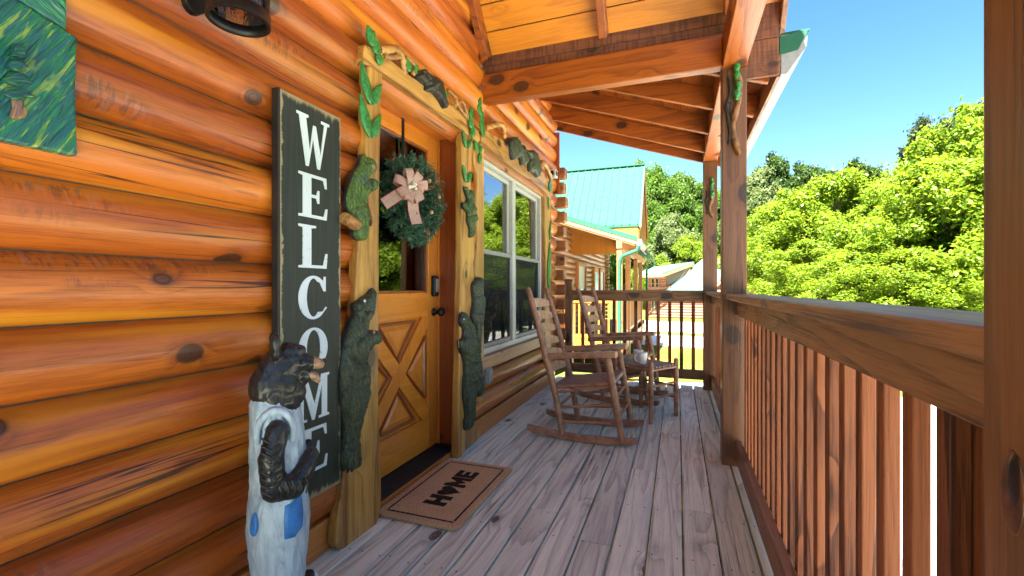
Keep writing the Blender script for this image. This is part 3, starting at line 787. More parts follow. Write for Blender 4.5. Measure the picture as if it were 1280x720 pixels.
W_=[(0,1),(.34,1),(.34,.95),(.27,.94),(.385,.30),(.49,.84),(.57,.84),(.715,.28),(.84,.94),(.74,.95),(.74,1),(1,1),(1,.95),(.93,.94),(.70,0),(.62,0),(.485,.58),(.35,0),(.27,0),(.07,.94),(0,.95)]
M_=[(0,0),(.30,0),(.30,.05),(.20,.06),(.20,.72),(.46,0),(.53,0),(.75,.74),(.75,.06),(.66,.05),(.66,0),(1,0),(1,.05),(.93,.07),(.93,.93),(1,.95),(1,1),(.74,1),(.525,.36),(.29,1),(0,1),(0,.95),(.12,.93),(.12,.06),(0,.05)]
def ring(a0,a1,n):
    o=[(.5+.5*math.cos(a0+(a1-a0)*i/n),.5+.505*math.sin(a0+(a1-a0)*i/n)) for i in range(n+1)]
    q=[(.5+.235*math.cos(a0+(a1-a0)*i/n),.5+.445*math.sin(a0+(a1-a0)*i/n)) for i in range(n+1)]
    return o,q
def letter(parent,ch,outl,yc,zc,w,h,X,t,mat,ymap=None):
    mb=MB()
    P0=lambda a,b:(X-.0015,yc+(a-.5)*w,zc+(b-.5)*h)
    P1=lambda a,b:(X+t,yc+(a-.5)*w,zc+(b-.5)*h)
    if ch=='O':
        o,q=ring(0,2*PI,40); o,q=o[:-1],q[:-1]; n=len(o)
        vs=[P0(*p) for p in o]+[P0(*p) for p in q]+[P1(*p) for p in o]+[P1(*p) for p in q]
        fs=[]
        for i in range(n):
            j=(i+1)%n
            fs+= [(i,j,n+j,n+i),(2*n+i,2*n+j,3*n+j,3*n+i),(i,j,2*n+j,2*n+i),(n+i,n+j,3*n+j,3*n+i)]
        mb.add(vs,fs)
    elif ch=='C':
        o,q=ring(math.radians(48),math.radians(318),34)
        ol=[(.93,.99),(.93,.64),(.86,.64),(q[0][0]+.06,q[0][1]+.02)]+q[1:-1]+[(.83,.16),(.93,.27),(.98,.25)]+o[::-1][2:-1]+[(.84,.88),(.87,.99)]
        mb.prism(ol,P0,P1)
    else: mb.prism(outl,P0,P1)
    return mb.build('letter',mat,parent,fixn=True)
zt=[1.683,1.473,1.277,1.080,.882,.690,.488]; hh=[.195,.168,.165,.168,.160,.172,.172]
for ch,ol,zc,h_ in zip('WELCOME',(W_,E_,L_,None,None,M_,E_),zt,hh):
    o=letter(sign,ch,ol,1.402,zc,.168 if ch in 'WM' else .150,h_,SXf,.003,M['letter'])
    o['label']='white worn letter '+ch

# ================================================================== PAINTING
pt=thing('relief_painting','green carved painting of a fir tree on a hillside, at the top left','painting',(-1.37,.35,1.43))
PXf=-1.355
b=MB(); b.prism([(-.12,1.425),(.672,1.433),(.668,1.60),(.672,1.72),(.40,1.79),(.05,1.95),(-.12,2.0)],lambda a,c:(PXf-.045,a,c),lambda a,c:(PXf,a,c)); b.build('lower_panel',M['strokeA'],pt,.006,fixn=True)
b=MB(); b.prism([(-.12,2.004),(.05,1.954),(.40,1.794),(.655,1.728),(.655,1.80),(.50,1.97),(.35,2.12),(-.12,2.12)],lambda a,c:(PXf-.045,a,c),lambda a,c:(PXf-.006,a,c)); b.build('hillside_panel',M['strokeB'],pt,.006,fixn=True)
b=MB(); b.prism([(.655,1.805),(.658,2.3),(-.12,2.3),(-.12,2.124),(.355,2.124),(.505,1.974)],lambda a,c:(PXf-.045,a,c),lambda a,c:(PXf-.012,a,c)); b.build('sky_panel',M['strokeC'],pt,.006,fixn=True)
ty=.10+.06
for i,pts in enumerate(([(0,118),(12,108),(34,112),(46,124),(30,121),(22,127),(8,121)],[(2,100),(14,90),(29,92),(41,106),(28,103),(20,108),(8,104)],[(6,82),(14,74),(25,75),(34,88),(26,86),(19,90),(10,87)],[(10,70),(18,54),(21,54),(28,72),(20,73)])):
    ol=[wp(px,py,PXf+.006) for px,py in pts]
    b=MB(); b.prism(ol,lambda a,c:(PXf-.002,a,c),lambda a,c:(PXf+.010+.004*i,a,c)); b.build('fir_bough',M['strokeT'],pt,.004,fixn=True)
ol=[wp(px,py,PXf+.006) for px,py in ((12,146),(16,134),(14,124),(29,124),(30,133),(36,140),(31,147),(20,150))]
b=MB(); b.prism(ol,lambda a,c:(PXf-.002,a,c),lambda a,c:(PXf+.009,a,c)); b.build('trunk',M['strokeW'],pt,.004,fixn=True)

# ================================================================== WALL LANTERN
ln=thing('wall_lantern','black metal wall lantern with seeded glass, above the welcome sign','lantern',(-1.22,.985,1.885))
lc=Vector((-1.215,.985,0))
def hoop(mb,r0,r1,z0,z1): mb.lathe([(r0,z0),(r0,z1),(r1,z1),(r1,z0),(r0,z0)],lc,32)
b=MB(); hoop(b,.084,.074,1.900,1.932); b.build('bottom_ring',M['black'],ln)
b=MB(); hoop(b,.094,.088,2.155,2.18); b.lathe([(.096,2.18),(.05,2.24),(.015,2.26),(.0,2.262)],lc,32); b.build('top_cap',M['black'],ln)
b=MB()
for i in range(4):
    a=math.radians(25+i*90); e=Vector((math.cos(a),math.sin(a),0)); up=Vector((e.x,e.y,.0))
    b.bar(lc+e*.079+Vector((0,0,1.931)),lc+e*.091+Vector((0,0,2.154)),.02,.006,up=e)
b.build('cage_bar',M['black'],ln,.001)
b=MB(); b.lathe([(.075,1.905),(.085,2.15)],lc,32); b.build('glass',M['seeded'],ln)
b=MB(); b.lathe([(.0,2.06),(.009,2.06),(.010,2.17),(.0,2.17)],lc,14); b.build('bulb_holder',M['white'],ln)
b=MB(); b.prism([(.06*math.cos(2*PI*i/28),.145*math.sin(2*PI*i/28)) for i in range(28)],lambda a,c:(-1.392,.965+a,2.09+c),lambda a,c:(-1.365,.965+a,2.09+c)); b.build('back_plate',M['black'],ln,.006,fixn=True)
b=MB(); b.tube([(-1.37,.97,2.12),(-1.33,.975,2.20),(-1.27,.98,2.27),(-1.215,.985,2.26)],.009,8); b.build('bracket_arm',M['black'],ln)

# ================================================================== LIVE EDGE TRIM WITH CARVED ANIMALS
def outline(pts,X): return [wp(px,py,X) for px,py in pts]
def smooth_outline(pts,sub=4):
    out=[]; n=len(pts)
    for i in range(n):
        p0,p1,p2,p3=[Vector(pts[(i+k-1)%n]) for k in range(4)]
        for j in range(sub):
            t=j/sub
            q=.5*((2*p1)+(-p0+p2)*t+(2*p0-5*p1+4*p2-p3)*t*t+(-p0+3*p1-3*p2+p3)*t**3)
            out.append((q.x,q.y))
    return out
def slabpiece(name,pts,X,th,mat,parent,bevel=.012,jit=.004,seed=1,soft=True):
    ol=outline(pts,X)
    if soft: ol=smooth_outline(ol,5)
    ol=[(a+jit*mnoise.noise(Vector((a*30,b*22,seed))),b+jit*.6*mnoise.noise(Vector((b*40,a*25,seed+5)))) for a,b in ol]
    mb=MB(); mb.prism(ol,lambda a,b:(X-th,a,b),lambda a,b:(X,a,b))
    return mb.build(name,mat,parent,bevel,3,fixn=False)
def lumps(bl,X,dep):
    """bl: capsules (px,py,r,px,py,r[,depth]) measured on the plane X; r in photo pixels"""
    mb=MB()
    for c in bl:
        dp=c[6] if len(c)>6 else 1.
        n=max(2,int(math.hypot(c[3]-c[0],c[4]-c[1])/max(2,min(c[2],c[5]))*1.6)+1)
        for i in range(n+1):
            t=i/n; px=c[0]+(c[3]-c[0])*t; py=c[1]+(c[4]-c[1])*t; rr=c[2]+(c[5]-c[2])*t
            y,z=wp(px,py,X); ya=wp(px+rr,py,X)[0]; yb=wp(px-rr,py,X)[0]; zz=wp(px,py-rr,X)[1]
            mb.ell((X,y,z),(dep*dp*min(1.2,.55+rr/14.),(ya-yb)/2,zz-z),nu=14,nv=9)
    return mb
def carving(name,bl,X,dep,mat,parent,voxel=.007,disp=.006,ds=.02,smooth=4):
    me=carve(lumps(bl,X,dep),voxel,smooth,disp,ds,OFFS[parent.name],name)
    return link(name,me,mat,parent)
def leaf_carving(parent,px,py,lpx,ang,X,wd=.34,mat='leafpaint',th=.014):
    """pointed leaf of length lpx photo pixels, base at px,py, ang from straight up towards the right"""
    y,z=wp(px,py,X); k=abs(wp(px,py-1,X)[1]-z)*lpx
    a=math.radians(ang); d=(math.sin(a)*1.25,math.cos(a)); s=(d[1],-d[0])
    mb=MB(); n=7; vs=[]
    for i in range(n+1):
        t=i/n; w_=wd*k*math.sin(PI*min(1,t*1.0)**.8)*.62 if 0<i<n else 0.002
        for u in (-1,-.5,0,.5,1):
            hgt=th*(1.-.75*abs(u))*(.6 if i in (0,n) else 1)
            if u==0: hgt*=.72
            vs.append((X+hgt,y+d[0]*k*t+s[0]*u*w_,z+d[1]*k*t+s[1]*u*w_))
    fs=[(i*5+j,i*5+j+1,(i+1)*5+j+1,(i+1)*5+j) for i in range(n) for j in range(4)]
    m=len(vs); mb.add(vs,fs,0,True)
    rim=[i*5 for i in range(n+1)]+[i*5+4 for i in range(n,-1,-1)]
    vb=[(X-.004,vs[i][1],vs[i][2]) for i in rim]
    mb2=MB(); q=[vs[i] for i in rim]; c=len(q)
    mb.add(q+vb,[(i,(i+1)%c,c+(i+1)%c,c+i) for i in range(c)],0)
    return mb.build('leaf',M[mat],parent,fixn=True)


M['edgeblue']=plain('dark_blue_carved_edge',(.012,.022,.032),.45,coat=.3)
def relief(name,polys,X,dep,mat,parent,R=.028,grooves=(),step=.0038,fur=.006,gw=.005,gd=.016,seed=0):
    """carved relief: polys = [(outline in photo pixels on the plane X, lift)], pillowed to dep, cut by grooves"""
    PO=[]
    for o,l in polys: PO.append((np.array(smooth_outline(outline(o,X),5)),l))
    allp=np.concatenate([q for q,_ in PO]); lo=allp.min(0)-step*2; hi=allp.max(0)+step*2
    ny=int((hi[0]-lo[0])/step)+1; nz=int((hi[1]-lo[1])/step)+1
    gy,gz_=np.meshgrid(lo[0]+step*np.arange(ny),lo[1]+step*np.arange(nz),indexing='ij'); P=np.stack([gy.ravel(),gz_.ravel()],1)
    def sd(poly):
        a=poly; b=np.roll(poly,-1,0); best=np.full(len(P),1e9); near=np.zeros_like(P); ins=np.zeros(len(P),bool)
        for (p,q) in zip(a,b):
            e=q-p; t=np.clip(((P-p)@e)/(e@e+1e-12),0,1); c=p+t[:,None]*e; d=np.linalg.norm(P-c,axis=1)
            m=d<best; best[m]=d[m]; near[m]=c[m]
            cond=((p[1]>P[:,1])!=(q[1]>P[:,1])); 
            if abs(q[1]-p[1])>1e-12: ins^=cond&(P[:,0]<(q[0]-p[0])*(P[:,1]-p[1])/(q[1]-p[1])+p[0])
        return best,near,ins
    H=np.full(len(P),-1.); IN=np.zeros(len(P),bool); NEAR=P.copy(); ND=np.full(len(P),1e9)
    for poly,l in PO:
        d,nr,ins=sd(poly); t=np.clip(d/R,0,1); h=.35*dep+l+.65*dep*np.sqrt(1-(1-t)**2)
        H=np.where(ins,np.maximum(H,h),H); IN|=ins; m=(~ins)&(d<ND); NEAR[m]=nr[m]; ND=np.where(ins,-1,np.where(m,d,ND))
    for g in grooves:
        Q=[wp(px,py,X) for px,py in g]
        for p,q in zip(Q[:-1],Q[1:]):
            p=np.array(p);q=np.array(q);e=q-p;t=np.clip(((P-p)@e)/(e@e+1e-12),0,1);d=np.linalg.norm(P-p-t[:,None]*e,axis=1)
            H-=np.where(IN,gd*.5*np.exp(-(d/gw)**2),0)
    idx=-np.ones(len(P),int); vs=[]; INg=IN.reshape(ny,nz); fs=[]
    def vid(i,j):
        k=i*nz+j
        if idx[k]<0:
            idx[k]=len(vs)
            if IN[k]:
                y,z=P[k]; f_=fur*(mnoise.noise(Vector((y*95+z*30,z*38,seed)))+.6*mnoise.noise(Vector((y*210,z*90,seed+3))))
                vs.append((X+max(.004,H[k]+f_),y,z))
            else: vs.append((X+.35*dep*.8,NEAR[k][0],NEAR[k][1]))
        return idx[k]
    ed={}
    for i in range(ny-1):
        for j in range(nz-1):
            c=(INg[i,j],INg[i+1,j],INg[i+1,j+1],INg[i,j+1])
            if any(c):
                q=(vid(i,j),vid(i+1,j),vid(i+1,j+1),vid(i,j+1)); fs.append(q)
                for a,b in zip(q,q[1:]+q[:1]):
                    if (b,a) in ed: del ed[(b,a)]
                    else: ed[(a,b)]=1
    mb=MB(); n0=len(vs); back={}
    for (a,b) in ed:
        for k in (a,b):
            if k not in back: back[k]=len(vs); vs.append((X-.012,vs[k][1],vs[k][2]))
    mb.add(vs,fs,0,True); b0=len(fs)
    for (a,b) in ed: mb.f.append([b,a,back[a],back[b]]); mb.m.append(1); mb.s.append(False)
    return mb.build(name,[mat,M['edgeblue']],parent)

TX=-1.345
# --- left of the door
lt=thing('carved_door_trim','golden live edge slab left of the door with two climbing green bears carved on it','carved trim',(TX,1.8,0))
slabpiece('slab',[(423,686),(474,648),(473.5,500),(474,300),(475,200),(477,120),(478,76),(464,72),(459,95),(458,150),(457,200),(452,240),(449,300),(446,340),(444,400),(440,450),(437,520),(433,570),(428,610)],TX,.05,M['slab'],lt,seed=2)
BX=TX+.006
relief('carved_bear',[([(449,197),(451.6,192.5),(454,197),(458,197),(463,199),(467,204.5),(467,213.5),(461,219),(457,226),(456,240),(455,250),(454.3,262),(455,280),(453.5,297),(448,301),(440,294),(441,286),(443.5,275),(433.5,264),(430.8,248),(433.5,235),(440,217),(447,206)],0),([(446,232),(455,226),(462.5,223.5),(466.5,229),(465,237),(458,241),(452,246),(446,243)],.014),([(438,262),(446,256),(455,262),(455.5,280),(453.5,297),(448,301),(441,295),(442,280)],.010)],BX,.028,M['bear_lime'],lt,.028,[[(449,206),(456,204),(461,206)],[(437,240),(444,246)]],seed=1)
b=MB(); ya,za=wp(430,273,TX+.02); yb,zb=wp(446,281,TX+.02); b.tube([(TX+.03,ya-.01,za),(TX+.015,yb,zb)],[.026,.028],12); b.build('branch_stub',M['stumpcut'],lt,.004)
b=MB(); ya,za=wp(463,275,TX); yb,zb=wp(459,252,TX); b.tube([(TX+.005,ya,za-.03),(TX+.012,ya,za),(TX+.008,yb,zb)],[.010,.014,.006],10); b.build('branch_stub',M['stumpcut'],lt)
relief('carved_bear',[([(441,384),(445,377),(452,371),(458,367),(463.5,361),(466,366),(466,376),(463.5,392),(456.5,407),(457,430),(456,447),(459.4,465),(458.3,483),(449.6,517),(443,545),(445,572),(444.5,580),(436,587),(424,583),(425,556),(427,531),(422.6,503),(422,471),(425.4,437),(432,415),(436,402),(441,393)],0),([(436,432),(446,420),(456,414),(466,413),(469,421),(467,430),(459,432),(452,446),(444,452),(437,446)],.016),([(425,505),(432,487),(446,480),(457,486),(449.6,518),(443,546),(445,572),(444.5,580),(436,587),(424,583),(426,556),(428,531)],.010),([(440,381),(445,378),(446,386),(441,389)],.012)],BX,.034,M['bear_dark'],lt,.036,[[(446,388),(452,392),(460,388)],[(455,377),(456,378)],[(432,444),(440,454),(452,456)],[(428,470),(440,475),(452,470)]],seed=2)
for (px,py,l,a) in ((463,131,48,-17),(465,131,37,24),(462,172,50,-17),(465,172,38,22)): leaf_carving(lt,px,py,l,a,TX+.012,.30)
def spot(name,px,py,r,X,mat,parent,fl=.5):
    y,z=wp(px,py,X); mb=MB(); mb.ell((X,y,z),(r*fl,r,r),nu=10,nv=7); return mb.build(name,mat,parent)
spot('eye',457,203.5,.006,BX+.038,M['nail'],lt); spot('muzzle',465.5,209,.016,BX+.022,M['muzzle'],lt,.8)
for q in ((466,229),(466.3,233),(465,236.5)): spot('claw',*q,.007,BX+.040,M['nail'],lt)
spot('eye',456,376,.007,BX+.038,M['mug'],lt); spot('nose',464.8,362.5,.010,BX+.026,M['nail'],lt,.8)
for q in ((467.5,415),(469,419),(469,423.5),(467.5,428)): spot('claw',*q,.008,BX+.044,M['stumpcut'],lt)
for q in ((440,588),(435,589),(430,587)): spot('claw',*q,.008,BX+.040,M['nail'],lt)
spot('muzzle',521,96,.016,LX_+.030,M['mug'],lt) if False else None
# --- right of the door
rt=thing('carved_door_trim','golden live edge slab right of the door with a small and a large dark bear carved on it','carved trim',(TX,2.85,0))
slabpiece('slab',[(572.5,568),(582,563),(600,546),(597,536),(588,520),(590,480),(594,440),(594,400),(593,350),(592,330),(594,318),(593,290),(590,255),(589,225),(590,200),(591,178),(586,172),(578,166),(577.5,200),(577,300),(575,420)],TX,.05,M['slab'],rt,seed=8)
relief('carved_bear',[([(579,234),(581.5,234),(583.5,240),(587,237.5),(590.5,246),(589,256),(592.8,267),(594.7,275),(591,281),(590,294.5),(586.4,296.5),(586,286),(583,276),(583,266.7),(578,260),(577.5,253),(581,253.5),(583,248.6),(581,243)],0),([(584,258),(588,256),(591,262),(588,268),(584,266)],.012)],BX,.030,M['bear_green'],rt,.028,[[(584,270),(592,268)]],seed=3)
relief('carved_bear',[([(575,394),(578.4,390),(582,394),(586,401),(592,412),(592.5,428),(597,441),(599.8,459),(600.4,487),(596.7,496),(591,493),(589.5,511),(588,527),(581,538),(579.5,526),(581.5,519),(578.5,499),(578,483),(579.5,468),(578.5,450),(573.5,435),(573.3,426),(577,424),(578.4,413),(574.5,404)],0),([(576,424),(584,420),(592,428),(590,440),(582,446),(576,440)],.014),([(579,470),(588,460),(598,462),(600,487),(596,495),(590,493),(588,526),(581,537),(580,526),(581,519),(579,499)],.012)],BX,.033,M['bear_dark'],rt,.034,[[(579,406),(585,412)],[(580,450),(590,455),(598,452)]],seed=4)
for (px,py,l,a) in ((583,185,20,-24),(585,185,17,30),(583,228,21,-22),(585,228,18,28)): leaf_carving(rt,px,py,l,a,TX+.012,.32)
spot('eye',580,399,.006,BX+.038,M['mug'],rt); spot('nose',577.5,391,.009,BX+.030,M['nail'],rt,.8)
spot('eye',587.3,243,.005,BX+.034,M['nail'],rt)
for q in ((573.3,427),(573,430),(573.4,433.5)): spot('claw',*q,.007,BX+.040,M['stumpcut'],rt)
# --- left of the window
wl=thing('carved_window_trim','wavy live edge slab left of the window with a dark bear reaching up','carved trim',(TX,3.05,0))
slabpiece('slab',[(594,500),(605,492),(605,400),(605.5,300),(605.5,205),(605,168),(597,163),(592,175),(592.5,200),(597,222),(595,250),(592,275),(597,292),(594,318),(592,338),(596,360),(598,390),(596,430),(595,470)],TX-.012,.04,M['slab'],wl,seed=14)
relief('carved_bear',[([(595,350),(598.5,346.5),(600.5,353),(599,366),(602,372),(601.5,392),(598.5,413),(597,440),(593,440),(592,412),(589,401),(588.5,392),(590.5,377),(589,359),(591.5,352)],0)],BX+.002,.040,M['bear_dark'],wl,.034,[[(590,372),(599,370)],[(589,392),(600,394)]],seed=5)
for (px,py,l,a) in ((597,190,17,-25),(599,190,12,35),(600,205,14,0)): leaf_carving(wl,px,py,l,a,TX,.55)
# --- right of the window
wr=thing('carved_window_trim','narrow live edge slab right of the window with a long green leaf','carved trim',(TX,4.9,0))
slabpiece('slab',[(682,448),(688.5,446),(689,400),(688.5,320),(689,262),(688,238),(681,236),(681.5,300),(682.5,340),(681,380)],TX-.012,.04,M['slab'],wr,bevel=.008,seed=21)
for (px,py,l,a) in ((686,364,62,4),(686,262,16,-8),(687,300,26,10)): leaf_carving(wr,px,py,l,a,TX-.004,.22)
# --- over the door
LX=-1.33
ll=thing('carved_lintel','carved branch lintel over the door with a small dark animal and green leaves','carved trim',(LX,2.3,2.15))
slabpiece('slab',[(455,79),(462,81),(480,92),(520,121),(560,150),(590,171),(599,178),(599,166),(588,152),(570,136),(556,126),(540,117),(528,104),(515,96),(500,84),(488,75),(475,66),(462,58),(456,57)],LX,.06,M['slabY'],ll,bevel=.012,jit=.006,seed=31)
def branch(parent,pts,X,r0,r1,mat='slabY'):
    P_=[]; n=len(pts)
    for px,py,dx in pts:
        y,z=wp(px,py,X); P_.append((X+dx,y,z))
    # smooth it
    Q=[]
    for i in range(n-1):
        p0,p1,p2,p3=[Vector(P_[max(0,min(n-1,i+k-1))]) for k in range(4)]
        for j in range(5):
            t=j/5; Q.append(.5*((2*p1)+(-p0+p2)*t+(2*p0-5*p1+4*p2-p3)*t*t+(-p0+3*p1-3*p2+p3)*t**3))
    Q.append(Vector(P_[-1])); m=len(Q)
    mb=MB(); mb.tube(Q,[(r0+(r1-r0)*i/(m-1))*(1+.18*math.sin(i*1.9)) for i in range(m)],10)
    return mb.build('branch',M[mat],parent)
branch(ll,[(474,62,0),(482,63,.01),(492,61,.012),(500,70,.01),(504,84,.0),(507,92,-.004)],LX,.020,.016)
branch(ll,[(480,70,0),(488,72,.008),(498,72,.01),(503,78,.0)],LX,.013,.012)
branch(ll,[(506,71,0),(512,76,.008),(516,84,.01),(516,94,0)],LX,.010,.012)
branch(ll,[(560,112,-.004),(568,122,.008),(570,131,.01),(582,147,.006),(590,156,0)],LX,.012,.012)
branch(ll,[(567,134,0),(574,127,.012),(580,137,.012),(584,150,.0)],LX,.011,.010)
relief('carved_animal',[([(519.7,95),(521.7,91.5),(524,88),(527,88),(531.7,91),(536,94),(543.3,98),(549,104),(551,115),(553,123),(555.5,133),(553,135.5),(546.7,125),(540,117),(533.3,114.5),(530,112),(530.8,107.5),(525.8,104),(521.7,100)],0),([(534,100),(541,100),(543,107),(538,113),(531,112),(532,106)],.010),([(523,89),(526,87),(528.5,90),(525,93)],.010)],LX+.004,.040,M['possum'],ll,.034,[[(528,95),(531,101),(529,106)]],seed=6)
for (px,py,l,a) in ((469,60,24,-30),(468,66,20,20),(470,74,14,60),(466,52,15,5),(512,90,16,-25),(518,90,13,25),(553,116,13,-20),(555,122,11,30),(592,170,16,-20)): leaf_carving(ll,px,py,l,a,LX+.012,.7)
# --- over the window
l2=thing('carved_lintel','carved branch lintel over the window with two dark tree stumps and green leaves','carved trim',(LX,4,2.15))
slabpiece('slab',[(601,181),(607,184),(640,209),(670,230),(689,245),(691,237),(687,228),(682,222),(676,216),(668,210),(660,204),(652,196),(646,190),(636,183),(628,175),(618,170),(610,166),(603,165)],LX,.06,M['slabY'],l2,bevel=.010,jit=.006,seed=41)
branch(l2,[(606,160,0),(615,157,.012),(624,156,.014),(629,164,.01),(630,174,0)],LX,.022,.018)
branch(l2,[(674,216,0),(673,207,.012),(678,204,.014),(684,214,.012),(689,226,0)],LX,.034,.022)
for st in ([(635.8,176),(640,171),(644,175),(646,180),(650.8,182.5),(652.5,190),(656,196),(654.5,205),(650,206.5),(647,196),(642,199),(637.5,198)],[(655.8,190),(661.7,187.5),(666.7,191.7),(670,205),(671.5,215),(669,222),(665,216),(660,214),(659,203),(659,197)]):
    relief('carved_stump',[(st,0)],LX+.004,.060,M['bear_dark'],l2,.06,[[(a+2,b) for a,b in st[2:5]]],seed=7)
branch(l2,[(657,193,.0),(656,201,.02)],LX,.02,.012,'stumpcut')
for (px,py,l,a) in ((589,150,16,0),(589,161,15,-8),(590,172,16,8),(600,144,16,-4),(602,154,15,6),(602,165,16,2),(604,172,13,0),(600,133,11,0),(688,240,16,0)): leaf_carving(l2,px,py,l,a,LX+.014,.7)

# --- vine brackets on the posts
def vine(y,zt,label,s=1.):
    t=thing('carved_vine_bracket',label,'bracket',(.33,y,zt))
    mb=MB(); X=.325
    pts=[(X+.02*math.sin(i*.9)-.006*i*0+.02,y-.022-.006*math.sin(i*1.7),zt-i*.065*s) for i in range(9)]
    mb.tube(pts,[.017+.005*math.sin(i*2.1) for i in range(8)]+[.010],10); mb.build('vine',M['vine'],t)
    mb=MB(); pts=[(X-.022+.012*math.sin(i*1.4),y-.014,zt-.02-i*.06*s) for i in range(8)]
    mb.tube(pts,[.014+.005*math.sin(i*2.7) for i in range(7)]+[.006],8); mb.build('vine',M['possum'],t)
    mb=MB()
    for i in range(6):
        c=(X+.022+.006*math.sin(i*2),y-.026,zt+.17*s-i*.058*s)
        mb.tube([(c[0],c[1],c[2]),(c[0]+.003,c[1]-.006,c[2]-.022*s),(c[0],c[1],c[2]-.058*s)],[.017,.021,.012],8)
    mb.build('green_leaf_cluster',M['leafpaint'],t)
    return t
vine(3.16,2.46,'tall carved vine bracket with green leaves on the second porch post')
vine(5.40,2.20,'small carved vine bracket with green leaves on the far corner post',.62)

# ================================================================== WREATH ON THE DOOR
wc=Vector((-1.475,2.34,1.640))
wre=thing('door_wreath','round evergreen wreath with pine cones and a burlap bow, on the door glass','wreath',tuple(wc))
mb=MB(); R0=.168; r_=random.Random(4)
def needle(mb,p,d,l,w_):
    d=d.normalized(); s=d.cross(Vector((r_.uniform(-1,1),r_.uniform(-1,1),r_.uniform(-1,1)))).normalized()*w_
    mb.add([p-s*.6,p+d*l*.5-s,p+d*l,p+d*l*.5+s,p+s*.6],[(0,1,2,3,4)])
for i in range(1250):
    a=r_.uniform(0,2*PI); b=r_.uniform(0,2*PI); rt_=.058*math.sqrt(r_.uniform(.15,1))
    rad=Vector((0,math.cos(a),math.sin(a))); tan=Vector((0,-math.sin(a),math.cos(a)))
    out=rad*math.cos(b)+Vector((1,0,0))*math.sin(b)
    p=wc+rad*R0+out*rt_
    if p.x<wc.x-.045: continue
    dd=(out*1.0+tan*r_.uniform(-.2,1.1)+Vector((r_.uniform(-.4,.4),r_.uniform(-.4,.4),r_.uniform(-.4,.4)))).normalized()
    L_s=r_.uniform(.042,.070)*(.45 if out.dot(rad)<-.15 else 1)
    for j in range(11):
        q=p+dd*L_s*(j/11); side=dd.cross(Vector((math.sin(j*2.4),math.cos(j*2.4),.3))).normalized()
        needle(mb,q,dd*.55+side,r_.uniform(.016,.025),.0030)
    needle(mb,p+dd*L_s,dd,.018,.0025)
mb.build('greenery',M['needles'],wre)
mb=MB(); ring_pts=[wc+Vector((-.005,math.cos(2*PI*i/40)*R0,math.sin(2*PI*i/40)*R0)) for i in range(41)]
mb.tube(ring_pts,.010,10,cap=False); mb.build('wreath_ring',M['needles'],wre)
for i in range(16):
    a=r_.uniform(0,2*PI); p=wc+Vector((.055+r_.uniform(-.015,.02),math.cos(a)*(R0+r_.uniform(-.05,.045)),math.sin(a)*(R0+r_.uniform(-.05,.045))))
    mb=MB(); mb.ell(p,(.017,.017,.021) if i%3 else (.014,.014,.015),nu=10,nv=7); mb.build('pine_cone' if i%3 else 'acorn',M['cone' if i%3 else 'acorn'],wre)
bc=wc+Vector((.09,-.180,.03))
def ribbon(path,w_,wdir):
    """strip along path, with stitched edges"""
    vs=[];n=len(path)
    for p in path:
        for u in (-1,-.91,.91,1): vs.append(Vector(p)+Vector(wdir)*u*w_)
    rb=MB(); rb.add(vs,[(i*4+1,i*4+2,i*4+6,i*4+5) for i in range(n-1)],0,True)
    rb.add(vs,[(i*4+k,i*4+k+1,i*4+k+5,i*4+k+4) for i in range(n-1) for k in (0,2)],1,True)
    return rb
bow=None
nb_=Vector((.80,-.60,0)); e1=Vector((.60,.80,0)); e2=Vector((0,0,1))
for i,(a,Lb) in enumerate(((10,.098),(58,.090),(105,.098),(160,.104),(212,.088),(300,.090),(345,.075),(255,.082))):
    a=math.radians(a); d=e1*math.cos(a)+e2*math.sin(a)+nb_*.25; s_=-e1*math.sin(a)+e2*math.cos(a); path=[]
    for j in range(17):
        ph=PI*2*j/16
        path.append(bc+d*(Lb*.5*(1-math.cos(ph)))+nb_*(.030*math.sin(ph)+.006*(i%3)))
    o=ribbon(path,.026,(s_+nb_*.25).normalized()).build('bow_loop' if bow else 'bow',[M['ribbon'],M['ribbonedge']],bow or wre)
    if not bow: bow=o
for (dy,dz) in ((-.15,-.11),(.035,-.20)):
    path=[bc+nb_*(.012+.010*math.sin(j*.9))+e1*(dy*j/8)+e2*(dz*j/8) for j in range(9)]
    dd=(e1*dy+e2*dz).normalized(); ribbon(path,.032,dd.cross(nb_).normalized()).build('bow_tail',[M['ribbon'],M['ribbonedge']],bow)
mb=MB()
for i in range(7): mb.ell(bc+nb_*.045+e1*r_.uniform(-.02,.02)+e2*r_.uniform(-.02,.02),.010,nu=8,nv=6)
mb.build('bow_flower',M['flower'],bow)
mb=MB(); mb.box(DX+.001,DX+.004,2.345,2.370,1.80,2.137); mb.box(DX-.04,DX+.004,2.345,2.370,2.1375,2.1395); mb.build('wreath_hanger',M['black'],wre)

